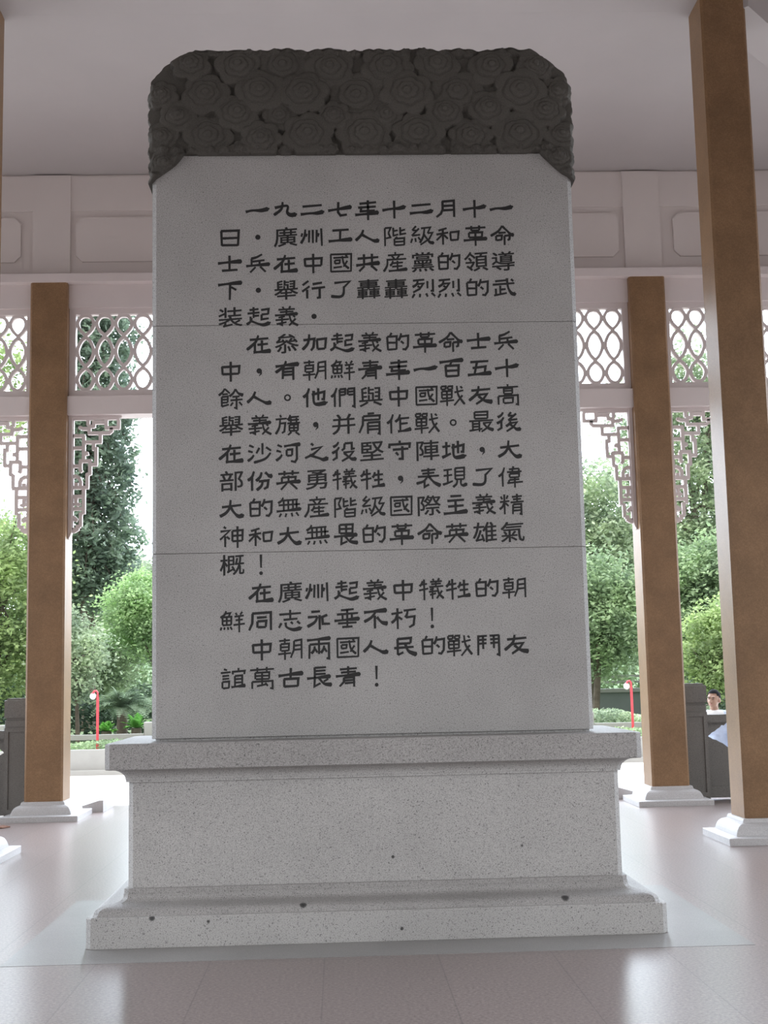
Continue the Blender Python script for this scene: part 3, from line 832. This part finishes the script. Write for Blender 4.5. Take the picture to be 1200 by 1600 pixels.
def brush(bm, strokes, x0, z0, sx, sz, yf, yb):
    put = lambda a, b: (x0 + (a - 50) * sx, z0 + (40 - b) * sz)
    BW = 1.18 if len(strokes) < 7 else (1.05 if len(strokes) < 11 else .93)
    for i, s in enumerate(strokes):
        k, *n = s.split()
        n = [float(v) for v in n]
        pts = [(n[j], n[j + 1]) for j in range(0, len(n), 2)]
        wavy = k in 'wt'
        pp = catmull(pts, 6) if wavy else [Vector(p) for p in pts]
        m_ = len(pp)
        if k == 's':
            wd = [BW * 8.6] * m_
            wd[-1] = BW * 7.4
        elif k == 't':
            wd = [BW * (7.0 + 4.2 * (j / (m_ - 1)) - (3.5 if j == m_ - 1 else 0)) for j in range(m_)]
        else:
            wd = []
            for j in range(m_):
                s_ = j / (m_ - 1)
                wd.append(9.5 - 4 * math.sin(PI * min(1, s_ * 1.6)) * .6 + 5.5 * max(0, s_ - .45) / .55 if s_ < .93 else 5.0)
            wd = [q * BW * 1.12 for q in wd]
        ribbon(bm, pp, wd, put, yf - .0002 * (i % 4), yb)

def make_line(row, s):
    z = Z0T + (Z1T - Z0T) * (row - 1) / 16 if row else 4.288 + .176
    bm = bmesh.new()
    yf, yb = SY0 - .0012, SY0 + .004
    rest = []
    for i, ch in enumerate(s):
        if ch == '　':
            continue
        x = GX[i]
        if ch in '，。！':
            if ch == '！':
                ribbon(bm, [(0, .060), (0, -.022)], [.016, .010], lambda a, b: (x + a, z + b), yf, yb)
                ball(bm, (x, SY0, z - .055), .012, .0012, .012, 10)
            elif ch == '。' and row not in (4,):
                cc = [(.017 * math.cos(a * PI / 8), .017 * math.sin(a * PI / 8)) for a in range(17)]
                ribbon(bm, cc, .010, lambda a, b: (x + a, z + b), yf, yb)
            else:
                ball(bm, (x, SY0, z), .017, .0014, .017, 12)
                if row >= 6:
                    ribbon(bm, [(.010, .004), (.012, -.018), (-.002, -.034)], [.014, .010, .003], lambda a, b: (x + a, z + b), yf, yb)
            continue
        if BR.get(ch):
            brush(bm, BR[ch], x, z, .00158, .00160, yf, yb)
        else:
            rest.append((ch, x))
    # the remaining characters come from the built-in typeface, widened and thickened
    for ch, x in rest:
        cu = bpy.data.curves.new('glyph', 'FONT')
        cu.body = ch
        cu.size = .150
        cu.align_x = 'CENTER'
        cu.offset = 0.0
        cu.extrude = .0026
        cu.resolution_u = 3
        to = bpy.data.objects.new('glyph', cu)
        C.objects.link(to)
        dg = bpy.context.evaluated_depsgraph_get()
        me = to.evaluated_get(dg).to_mesh()
        n = len(me.vertices)
        co = np.empty(n * 3, dtype=np.float32)
        me.vertices.foreach_get('co', co)
        co = co.reshape(-1, 3)
        if n:
            cx_ = (co[:, 0].max() + co[:, 0].min()) / 2
            cz_ = (co[:, 1].max() + co[:, 1].min()) / 2
            vs = []
            for p in co:
                px, pz = (p[0] - cx_) * 1.06, (p[1] - cz_) * .90
                # brush sweep: ends of the strokes lift to the right and dip to the left
                pz += .045 * px + .35 * px * abs(px) * (1 if px > 0 else .6)
                vs.append(bm.verts.new((x + px, SY0 + .0014 - p[2], z + pz)))
            polys = [tuple(pl.vertices) for pl in me.polygons]
            for k, (ox, oz) in enumerate(((-.0014, -.0014), (.0014, -.0014), (-.0014, .0014), (.0014, .0014))):
                cp = vs if k == 0 else [bm.verts.new(v_.co) for v_ in vs]
                for v_ in cp:
                    v_.co += Vector((ox if k == 0 else ox + .0014, -.00012 * k, oz if k == 0 else oz + .0014))
                for pl in polys:
                    try:
                        bm.faces.new([cp[q] for q in pl])
                    except ValueError:
                        pass
        to.evaluated_get(dg).to_mesh_clear()
        bpy.data.objects.remove(to)
        bpy.data.curves.remove(cu)
    return obj('inscription_line', bm, m_ink, stele)
for i, s in enumerate(TEXT):
    make_line(i, s)

# ------------------------------------------------------------------ balustrades between the outer columns
def balustrade(x0, sgn, length, label):
    """starts beside a column at x0 and runs to +-x"""
    t = thing('stone_balustrade', label, 'balustrade', (x0, 15.37, 0))
    X_ = lambda a: x0 + sgn * a
    def bx(bm, a, b, y0, y1, z0, z1):
        box(bm, min(X_(a), X_(b)), max(X_(a), X_(b)), y0, y1, z0, z1)
    bm = bmesh.new()
    bx(bm, 0, .265, 15.26, 15.50, 0, 1.105)
    bmesh.ops.bevel(bm, geom=bm.edges[:], offset=.008, segments=1, affect='EDGES')
    # raised border on the shaft of the post
    for (a, b, z0, z1) in ((.0, .045, .05, 1.02), (.22, .265, .05, 1.02), (.045, .22, .97, 1.02), (.045, .22, .05, .10)):
        bx(bm, a, b, 15.245, 15.262, z0, z1)
    p = obj('post', bm, m_rail, t)
    bm = bmesh.new()
    bx(bm, .012, .253, 15.27, 15.49, 1.10, 1.135)
    bx(bm, -.005, .270, 15.25, 15.51, 1.13, 1.352)
    es = [e for e in bm.edges if e.calc_length() > .2 and min(v.co.z for v in e.verts) > 1.34]
    bmesh.ops.bevel(bm, geom=es, offset=.025, segments=3, affect='EDGES')
    obj('post_head', bm, m_rail, p)
    bm = bmesh.new()
    bx(bm, .265, length, 15.29, 15.47, .885, .985)
    bmesh.ops.bevel(bm, geom=bm.edges[:], offset=.012, segments=2, affect='EDGES')
    obj('handrail', bm, m_rail, t)
    # panel below the rail with cloud shaped openings
    bm = bmesh.new()
    bx(bm, .265, length, 15.34, 15.42, .16, .60)
    bx(bm, .265, length, 15.31, 15.45, .03, .16)
    bx(bm, .265, .285, 15.31, 15.45, .16, .89)
    n = 3
    seg = (length - .285) / n
    put = lambda a, b: (X_(a), b)
    for k in range(n):
        a0, a1 = .285 + k * seg, .285 + (k + 1) * seg
        for side_ in (0, 1):
            e = a0 if side_ == 0 else a1
            dr = 1 if side_ == 0 else -1
            # upper and lower scrolled spandrels leave the pointed opening
            up_ = [(0, .885), (.23, .885), (.20, .855), (.17, .86), (.15, .835), (.115, .815), (.085, .79), (.05, .775), (.03, .755), (0, .735)]
            dn_ = [(0, .735), (.03, .72), (.06, .70), (.10, .69), (.14, .665), (.175, .65), (.20, .63), (.24, .598), (0, .598)]
            for pl in (up_, dn_):
                va = [bm.verts.new((X_(e + dr * q[0]), 15.345, q[1])) for q in pl]
                vb = [bm.verts.new((X_(e + dr * q[0]), 15.415, q[1])) for q in pl]
                bm.faces.new(va); bm.faces.new(vb[::-1])
                for i in range(len(pl)):
                    j = (i + 1) % len(pl)
                    bm.faces.new((va[i], va[j], vb[j], vb[i]))
    obj('panel', bm, m_rail, t)
    return t
balustrade(4.02, 1, 2.75, 'dark granite balustrade with cloud openings beside the right back column, man behind it')
balustrade(-3.575, -1, 2.75, 'dark granite balustrade with cloud openings beside the left back column')

# sloped stone cheeks of the steps behind the back columns
def cheek(x0, x1, label):
    bm = bmesh.new()
    # wedge block: its top climbs towards the middle of the steps
    q = [(x0, 0), (x1, 0), (x1, .135), (x1 + (x0 - x1) * .12, .135), (x0, .03)]
    va = [bm.verts.new((a, 15.74, b)) for a, b in q]
    vb = [bm.verts.new((a, 16.45, b)) for a, b in q]
    bm.faces.new(va); bm.faces.new(vb[::-1])
    for i in range(5):
        j = (i + 1) % 5
        bm.faces.new((va[i], va[j], vb[j], vb[i]))
    tag(obj('stair_cheek', bm, m_colbase), label, 'stair cheek', 'pale cheek stones at the back steps')
cheek(-3.20, -2.80, 'pale cheek stone behind the base of the left back column')
cheek(3.68, 3.27, 'pale cheek stone behind the base of the right back column')

# dry leaf on the floor by the left edge
bm = bmesh.new()
lp = [(-3.72, 14.20), (-3.66, 14.16), (-3.58, 14.21), (-3.53, 14.32), (-3.60, 14.30), (-3.68, 14.28)]
top = [bm.verts.new((x, y, .018 + .012 * math.sin(i * 2))) for i, (x, y) in enumerate(lp)]
bot = [bm.verts.new((x, y, .001 + .004 * abs(math.sin(i)))) for i, (x, y) in enumerate(lp)]
bm.faces.new(top); bm.faces.new(bot[::-1])
for i in range(6):
    j = (i + 1) % 6
    bm.faces.new((top[i], top[j], bot[j], bot[i]))
tag(obj('dry_leaf', bm, m_dryleaf), 'curled brown leaf lying on the floor at the left edge', 'leaf')

# ------------------------------------------------------------------ beyond the plaza: planter, railing, lamps
pl = thing('planter_wall', 'low white planter wall with kerb across the far side of the plaza', 'planter', (0, 28.8, -.45))
bm = bbox(-20, 22, 28.75, 28.95, -.36, .085)
obj('wall', bm, m_farstone, pl)
bm = bbox(-20, 22, 28.55, 29.0, -.45, -.345)
obj('kerb', bm, m_farstone, pl)
rl = thing('stone_railing', 'white stone railing with square posts behind the planter', 'railing', (0, 30.6, 0))
bm = bbox(-20, 22, 30.5, 30.7, .22, .335)
obj('handrail', bm, m_farstone, rl)
for k in range(-5, 7):
    x = -1.00 + k * 3.40
    bm = bbox(x - .11, x + .11, 30.47, 30.73, 0, .60, .02)
    obj('post', bm, m_farstone, rl)
    bm = bbox(x + .70, x + .90, 30.52, 30.68, 0, .225)
    obj('baluster', bm, m_farstone, rl)

def lamp(x, y, ztop, label):
    t = thing('lamp_post', label, 'lamp post', (x, y, .02), 'red garden lamp posts')
    bm = bmesh.new()
    tube(bm, [(x, y, .02), (x, y, ztop - .14)], .030, 10)
    tube(bm, [(x, y, ztop - .14), (x, y, ztop - .04), (x - .03, y, ztop), (x - .08, y, ztop - .005), (x - .105, y, ztop - .05)], .022, 8)
    obj('pole', bm, m_red, t)
    bm = bmesh.new()
    ball(bm, (x - .105, y, ztop - .12), .07, .07, .075, 14)
    obj('lamp_globe', bm, m_globe, t)
    bm = bmesh.new()
    tube(bm, [(x - .105, y, ztop - .06), (x - .105, y, ztop - .035)], [.05, .02], 10)
    obj('lamp_cap', bm, m_red, t)
lamp(-5.40, 29.6, 1.34, 'red lamp post with white globe behind the planter, left of the inscribed stone')
lamp(6.66, 29.8, 1.30, 'red lamp post with white globe beside the right back column')

# ------------------------------------------------------------------ plants
def leaf_quads(P, size, rng, flat=.5, asp=.55):
    """one four-cornered leaf at every point of P"""
    n = len(P)
    a = rng.normal(size=(n, 3))
    a[:, 2] *= flat
    a /= np.linalg.norm(a, axis=1)[:, None]
    b = rng.normal(size=(n, 3))
    b[:, 2] *= flat
    b -= a * (a * b).sum(1)[:, None]
    b /= np.linalg.norm(b, axis=1)[:, None]
    s = (size * rng.uniform(.6, 1.3, n))[:, None]
    v = np.stack([P - a * s * .5, P + b * s * .5 * asp, P + a * s * .5, P - b * s * .5 * asp], 1).reshape(-1, 3)
    f = np.arange(4 * n).reshape(-1, 4)
    return v, f

def crown_points(c, rad, nclump, per, cr, rng, shell=.55):
    dirs = rng.normal(size=(nclump, 3))
    dirs /= np.linalg.norm(dirs, axis=1)[:, None]
    rr_ = rng.uniform(shell, 1.0, nclump)[:, None]
    cc = np.array(c) + dirs * rr_ * np.array(rad)
    k = rng.normal(size=(nclump, per, 3)) * cr * np.array((1, 1, .6))
    return (cc[:, None, :] + k).reshape(-1, 3), cc

def tree(name, label, x, y, z0, c, rad, m, trunk=.14, bark=None, nclump=180, per=45, cr=.30, leaf=.16, group='trees beyond the plaza', shell=.45, cat='tree'):
    t = thing(name, label, cat, (x, y, z0), group)
    P, cc = crown_points(c, rad, int(nclump * 1.35), int(per * 2.0), cr, rng, shell)
    P = P[P[:, 2] > z0 + .05]
    v, f = leaf_quads(P, leaf * .92, rng)
    np_mesh('foliage', v, f, m, t)
    bm = bmesh.new()
    top = Vector((c[0], c[1], c[2] + rad[2] * .35))
    b0 = Vector((x, y, z0))
    mid = b0.lerp(top, .45) + Vector((random.uniform(-.15, .15), 0, 0))
    tube(bm, [b0, mid, top], [trunk, trunk * .75, trunk * .3], 8)
    for i in range(9):
        e = Vector(cc[i * 7 % len(cc)])
        st = b0.lerp(top, random.uniform(.35, .85))
        if (e - st).length > .3:
            tube(bm, [st, st.lerp(e, .5) + Vector((0, 0, .12 * rad[2])), e], [trunk * .42, trunk * .25, trunk * .08], 6)
    obj('trunk', bm, bark or m_bark, t)
    return t

# tall conifer with drooping boughs
def conifer(label, x, y, z0, ztop, rfun, m, n):
    t = thing('conifer', label, 'tree', (x, y, z0), 'trees beyond the plaza')
    bm = bmesh.new()
    tube(bm, [(x, y, z0), (x + .05, y, ztop * .5), (x, y, ztop)], [.28, .2, .04], 10)
    pts = []
    for i in range(n):
        z = 4.3 + (ztop - 4.6) * (i / n) + random.uniform(-.15, .15)
        a = i * 2.4 + random.uniform(-.3, .3)
        L = rfun(z) * random.uniform(.7, 1.12)
        dx, dy = math.cos(a), math.sin(a)
        P0 = Vector((x, y, z))
        P1 = Vector((x + dx * L * .55, y + dy * L * .55, z + .12 * L))
        P2 = Vector((x + dx * L, y + dy * L, z - .42 * L))
        line = catmull([P0, P1, P2, P2 + Vector((dx * .12, dy * .12, -.35))], 5)
        tube(bm, [line[0], line[5], line[10], line[15]], [.045, .03, .015, .006], 5)
        for j, q in enumerate(line[3:]):
            for k in range(15):
                sp = .10 + .20 * (1 - j / len(line))
                pts.append((q.x + random.gauss(0, sp), q.y + random.gauss(0, sp), q.z - abs(random.gauss(0, .16)) + .05))
    obj('trunk', bm, m_bark, t)
    v, f = leaf_quads(np.array(pts), .24, rng, .5, .42)
    np_mesh('foliage', v, f, m, t)
conifer('tall dark conifer with drooping boughs left of the inscribed stone', -8.0, 42.0, .02, 17.5,
        lambda z: 1.32 if z > 7 else .75 + .27 * max(0, z - 4.0), l_conifer, 210)

tree('broadleaf_tree', 'bright green leafy tree at the left edge behind the balustrade', -8.9, 34, .02, (-8.7, 34, 3.4), (1.5, 1.5, 2.6), l_bright, nclump=150, cr=.28)
tree('broadleaf_tree', 'thin leafy tree seen through the left lattice, pale sky between its leaves', -12.4, 39.2, .02, (-11.0, 39.2, 10.4), (2.9, 1.8, 2.5), l_bright, .16, None, 60, 26, .30, .22)
tree('flame_tree', 'light green feathery tree against the left edge of the stone', -4.9, 37, .02, (-5.1, 37, 3.3), (1.6, 1.5, 1.25), l_flame, .11, None, 170, 45, .22, .13)
tree('broadleaf_tree', 'dense mid green tree between the left column and the stone', -8.6, 47, .02, (-8.7, 47, 3.8), (2.5, 2.0, 2.9), l_grey, .16, None, 230, 45, .34, .2)
tree('broadleaf_tree', 'dark green tree mass left of the left column', -13.8, 52.4, .02, (-13.8, 52.4, 4.6), (3.0, 2, 3.6), l_mid, .16, None, 210, 45, .34, .2)
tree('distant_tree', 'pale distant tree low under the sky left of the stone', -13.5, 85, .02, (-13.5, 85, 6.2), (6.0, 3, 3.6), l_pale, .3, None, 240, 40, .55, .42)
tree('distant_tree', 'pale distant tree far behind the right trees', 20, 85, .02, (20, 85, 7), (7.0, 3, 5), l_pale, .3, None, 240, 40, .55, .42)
tree('broadleaf_tree', 'slim tree with dark trunk behind the red lamp post on the left', -6.5, 33, .02, (-6.6, 33, 2.2), (.8, .8, 1.3), l_grey, .06, None, 60, 36, .2, .13)

tree('broadleaf_tree', 'large haze-tinted green tree right of the stone', 8.0, 42, .02, (8.3, 42, 4.9), (2.1, 1.8, 3.5), l_grey, .16, None, 230, 45, .32, .19)
tree('broadleaf_tree', 'lower leafy tree with yellowish leaves right behind the stone edge', 7.0, 36, .02, (7.3, 36, 3.1), (1.35, 1.3, 1.8), l_mid, .11, None, 150, 45, .26, .15)
tree('broadleaf_tree', 'tall pale barked tree seen between the two right columns', 12.9, 45, .02, (12.6, 46, 8.4), (2.9, 1.8, 5.6), l_grey, .24, m_palebark, 330, 46, .36, .2)
tree('broadleaf_tree', 'bushy mid green tree under the pale barked tree', 11.0, 38.4, .02, (11.0, 38.4, 3.3), (1.6, 1.4, 2.2), l_mid, .12, None, 190, 45, .3, .17)
tree('broadleaf_tree', 'fresh green shrub tree above the head of the man', 9.3, 32, .02, (9.4, 32, 1.9), (1.0, .9, 1.3), l_bright, .07, None, 110, 45, .22, .12)
tree('broadleaf_tree', 'dark tree at the far right edge behind the tall column', 18.4, 50.5, .02, (18.4, 50.5, 5.5), (3.2, 2, 5.0), l_mid, .18, None, 200, 42, .34, .2)

# wooded rise closing the garden behind the trees
bm = bmesh.new()
quad_slab(bm, [(-60, 62, .0), (70, 62, .0), (70, 82, 4.6), (-60, 82, 4.6)], .3)
tag(obj('wooded_rise', bm, m_rise), 'rising green ground behind all the trees', 'ground', None, 'structure')
# dark understorey that nobody could count
def hedge(name, label, x0, x1, y0, y1, z0, z1, m, n, leaf):
    P = np.stack([rng.uniform(x0, x1, n), rng.uniform(y0, y1, n), z0 + (z1 - z0) * rng.beta(2, 1.3, n)], 1)
    P[:, 2] *= .8 + .2 * np.sin(P[:, 0] * 2.3) * np.sin(P[:, 0] * .9 + 1)
    v, f = leaf_quads(P, leaf, rng)
    o = np_mesh(name, v, f, m)
    tag(o, label, 'hedge', None, 'stuff')
hedge('ground_cover', 'low yellowish green ground cover planted along the planter', -14, 16, 29.06, 30.35, .03, .30, l_mid, 16000, .08)
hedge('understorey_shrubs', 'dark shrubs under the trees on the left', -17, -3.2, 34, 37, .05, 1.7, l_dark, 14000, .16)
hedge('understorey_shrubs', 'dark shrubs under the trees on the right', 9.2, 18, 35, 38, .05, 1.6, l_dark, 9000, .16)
hedge('clipped_hedge', 'low grey green hedge behind the railing on the right', 5.0, 9.2, 31.2, 32.4, .05, .74, l_grey, 5000, .10)
hedge('understorey_shrubs', 'far leafy growth filling in behind all the trees', -30, 34, 54, 58, .05, 4.4, l_mid, 30000, .34)

def frond_plant(name, label, cat, x, y, z0, h, L, n, m, droop, wid, group):
    t = thing(name, label, cat, (x, y, z0), group)
    if h > .15:
        bm = bmesh.new()
        tube(bm, [(x, y, z0), (x, y, z0 + h * .5), (x, y, z0 + h)], [.15, .13, .12], 10)
        obj('trunk', bm, m_bark, t)
    vs, fs = [], []
    for i in range(n):
        a = i * 2.399
        el = random.uniform(.15, 1.35)
        dx, dy = math.cos(a), math.sin(a)
        l = L * random.uniform(.8, 1.1)
        for j in range(15):
            s = j / 14
            px = l * s * math.cos(el) * (1 - .1 * s)
            pz = l * s * math.sin(el) - droop * l * s * s
            q = Vector((x + dx * px, y + dy * px, z0 + h + pz))
            wl = wid * math.sin(PI * min(1, s * .9 + .1)) + .01
            for sd in (-1, 1):
                e = Vector((-dy * sd, dx * sd, .25)) * wl + Vector((dx, dy, .0)) * wl * .5
                th = Vector((dx, dy, math.sin(el) - droop * 2 * s)) * .022
                b = len(vs)
                vs += [tuple(q - th), tuple(q + th), tuple(q + e)]
                fs.append((b, b + 1, b + 2))
    np_mesh('fronds', vs, fs, m, t)
frond_plant('cycad', 'dark cycad with arching fronds behind the railing beside the red lamp', 'cycad', -5.25, 32.0, .02, .86, 1.0, 60, l_cycad, .45, .20, 'cycads behind the railing')
frond_plant('cycad', 'dark cycad half hidden by the left edge of the stone', 'cycad', -4.30, 33.6, .02, .86, 1.0, 60, l_cycad, .45, .20, 'cycads behind the railing')
frond_plant('fern', 'bright green fern under the cycads near the left edge of the stone', 'fern', -4.80, 31.3, .02, .42, .50, 26, l_fern, .25, .11, 'bright ferns')
frond_plant('fern', 'smaller bright green fern between the red lamp and the larger fern', 'fern', -5.50, 31.3, .02, .36, .36, 22, l_fern, .25, .09, 'bright ferns')

# far things on the right: grey wall with pale coping, roof glimpsed between the trees
gw = thing('garden_wall', 'grey wall with pale railing far behind the hedge on the right', 'wall', (9, 45, 0))
obj('wall', bbox(5.0, 12, 45, 45.3, .02, .82), m_fargrey, gw)
obj('coping', bbox(5.0, 12, 44.9, 45.4, .82, .95), m_farstone, gw)
for z in (1.12, 1.32):
    obj('rail', bbox(5.0, 12, 45.1, 45.2, z, z + .09), m_farstone, gw)
hs = thing('far_house', 'small house with orange roof glimpsed between the trees on the right', 'house', (14.4, 52, 0))
obj('wall', bbox(13.2, 15.6, 52, 54, .02, 2.9), m_farstone, hs)
bm = bmesh.new()
ring_loft(bm, [[(12.9, 51.6, 2.9), (15.9, 51.6, 2.9), (15.9, 54.4, 2.9), (12.9, 54.4, 2.9)], [(13.9, 52.9, 3.6), (14.9, 52.9, 3.6), (14.9, 53.1, 3.6), (13.9, 53.1, 3.6)]])
obj('roof', bm, m_tile, hs)

# ------------------------------------------------------------------ the man behind the balustrade
m_skin = plain('skin', (.36, .22, .16, 1), .5, .05)
m_hair = mat('black_hair', (.010, .010, .012, 1), .8, .1)
m_shirt = plain('pale_blue_shirt_cloth', (.50, .58, .74, 1), .8, .1, 14)
m_collar = plain('glare_white_shirt_cloth', (.78, .78, .78, 1), .8, .04, 10)  # overexposed white of the shirt shoulders put in as cloth colour
m_trouser = plain('dark_trouser_cloth', (.05, .055, .07, 1), .8)
m_eye = mat('dark_eye', (.02, .015, .012, 1), .2)
m_lip = mat('lip_skin', (.42, .20, .17, 1), .5)
MX, MY, MG = 4.945, 17.25, -.45
man = thing('person', 'man in pale blue shirt with glare-white collar and shoulders looking left behind the right balustrade', 'person', (MX, MY, MG))
TURN = math.radians(-28)         # body turned to the left of the picture
HT = math.radians(-38)
def W(p, a=TURN):
    x, y, z = p
    return Vector((MX + x * math.cos(a) - y * math.sin(a), MY + x * math.sin(a) + y * math.cos(a), MG + z))
def cap(bm, pts, rad, a=TURN, n=12):
    q = [W(p, a) for p in pts]
    tube(bm, q, rad, n)
    for p, r_ in ((q[0], rad[0]), (q[-1], rad[-1])):
        ball(bm, p, r_, r_, r_, n)
def ell(bm, p, rx, ry, rz, a=TURN, seg=18):
    mt = Matrix.Translation(W(p, a)) @ Matrix.Rotation(a, 4, 'Z') @ Matrix.Diagonal((rx, ry, rz, 1))
    bmesh.ops.create_uvsphere(bm, u_segments=seg, v_segments=seg * 2 // 3, radius=1, matrix=mt)
def remesh(o, vox, it=3):
    md = o.modifiers.new('skin', 'REMESH')
    md.mode = 'VOXEL'
    md.voxel_size = vox
    md.use_smooth_shade = True
    sm = o.modifiers.new('soften', 'SMOOTH')
    sm.factor = .5
    sm.iterations = it
# local frame: x to his left/right, -y is forward (towards the camera), z up, total height 1.69
bm = bmesh.new()
ell(bm, (0, .012, 1.585), .077, .095, .105, HT)
ell(bm, (0, -.030, 1.535), .062, .066, .078, HT)
ell(bm, (0, -.055, 1.488), .034, .032, .026, HT)
ell(bm, (0, -.108, 1.548), .014, .018, .026, HT)
ell(bm, (0, -.118, 1.536), .018, .014, .011, HT)
ell(bm, (0, -.090, 1.508), .026, .012, .013, HT)
ell(bm, (.033, -.080, 1.600), .026, .016, .010, HT)
ell(bm, (-.033, -.080, 1.600), .026, .016, .010, HT)
for s in (-1, 1):
    ell(bm, (s * .080, .010, 1.555), .012, .022, .034, HT)
cap(bm, [(0, .02, 1.38), (0, .005, 1.50)], [.058, .052])
ell(bm, (0, .01, 1.22), .165, .105, .20)
ell(bm, (0, .01, 1.0), .145, .10, .16)
ell(bm, (0, .01, .90), .155, .11, .12)
hands = []
for s in (-1, 1):
    cap(bm, [(s * .10, .01, 1.36), (s * .185, .01, 1.34)], [.055, .060])
    cap(bm, [(s * .19, .01, 1.33), (s * .235, .0, 1.07), (s * .245, -.06, .83)], [.054, .043, .030])
    # palm, four fingers of unequal length, thumb
    ell(bm, (s * .248, -.080, .765), .020, .040, .052)
    for k, (oy, ln) in enumerate(((-.032, .070), (-.011, .080), (.010, .074), (.029, .058))):
        b0 = (s * .247, -.082 + oy, .735)
        b1 = (s * .243, -.084 + oy * 1.1, .735 - ln * .55)
        b2 = (s * .232, -.086 + oy * 1.1, .735 - ln)
        cap(bm, [b0, b1, b2], [.0095, .009, .0075], n=8)
    cap(bm, [(s * .242, -.110, .785), (s * .228, -.138, .752), (s * .222, -.142, .722)], [.012, .010, .008], n=8)
    cap(bm, [(s * .085, .01, .90), (s * .095, -.005, .50), (s * .10, .02, .09)], [.085, .058, .040])
    ell(bm, (s * .10, -.05, .045), .045, .12, .04)
body = obj('body', bm, m_skin, man, True)
remesh(body, .0065, 3)
bm = bmesh.new()
ell(bm, (0, .020, 1.602), .084, .100, .101, HT, 40)
kill = []
for v in bm.verts:
    l = Matrix.Rotation(-HT, 3, 'Z') @ (v.co - Vector((MX, MY, MG)))
    if (l.y < -.040 and l.z < 1.648) or (l.z < 1.612 and l.y < .004) or l.z < 1.535:
        kill.append(v)
bmesh.ops.delete(bm, geom=kill, context='VERTS')
obj('hair', bm, m_hair, man, True)
bm = bmesh.new()
for s in (-1, 1):
    ell(bm, (s * .031, -.0905, 1.578), .013, .008, .0055, HT, 10)
obj('eyes', bm, m_eye, man, True)
bm = bmesh.new()
for s in (-1, 1):
    ell(bm, (s * .033, -.0925, 1.600), .022, .008, .0045, HT, 10)
obj('eyebrows', bm, m_hair, man, True)
bm = bmesh.new()
ell(bm, (0, -.101, 1.508), .024, .006, .007, HT, 10)
obj('lips', bm, m_lip, man, True)
bm = bmesh.new()
ell(bm, (0, .01, 1.22), .185, .125, .20)
ell(bm, (0, .01, 1.02), .172, .122, .18)
cap(bm, [(0, .01, .86), (0, .01, .98)], [.160, .160])
for s in (-1, 1):
    cap(bm, [(s * .08, .01, 1.365), (s * .185, .01, 1.345)], [.070, .074])
    cap(bm, [(s * .19, .01, 1.335), (s * .238, .0, 1.07), (s * .247, -.055, .85)], [.070, .056, .043])
sh = obj('shirt', bm, m_shirt, man, True)
remesh(sh, .012, 4)
bm = bmesh.new()
ell(bm, (0, .012, 1.375), .195, .098, .062)
for s in (-1, 1):
    ell(bm, (s * .195, .01, 1.335), .078, .080, .085)
cap(bm, [(-.06, -.045, 1.40), (0, -.085, 1.33)], [.022, .018])
cap(bm, [(.06, -.045, 1.40), (0, -.085, 1.33)], [.022, .018])
yk = obj('glare_white_yoke', bm, m_collar, man, True)
remesh(yk, .010, 3)
bm = bmesh.new()
ell(bm, (0, .01, .90), .168, .122, .13)
for s in (-1, 1):
    cap(bm, [(s * .085, .01, .88), (s * .095, -.003, .50), (s * .10, .02, .10)], [.100, .074, .058])
tr = obj('trousers', bm, m_trouser, man, True)
remesh(tr, .012, 3)
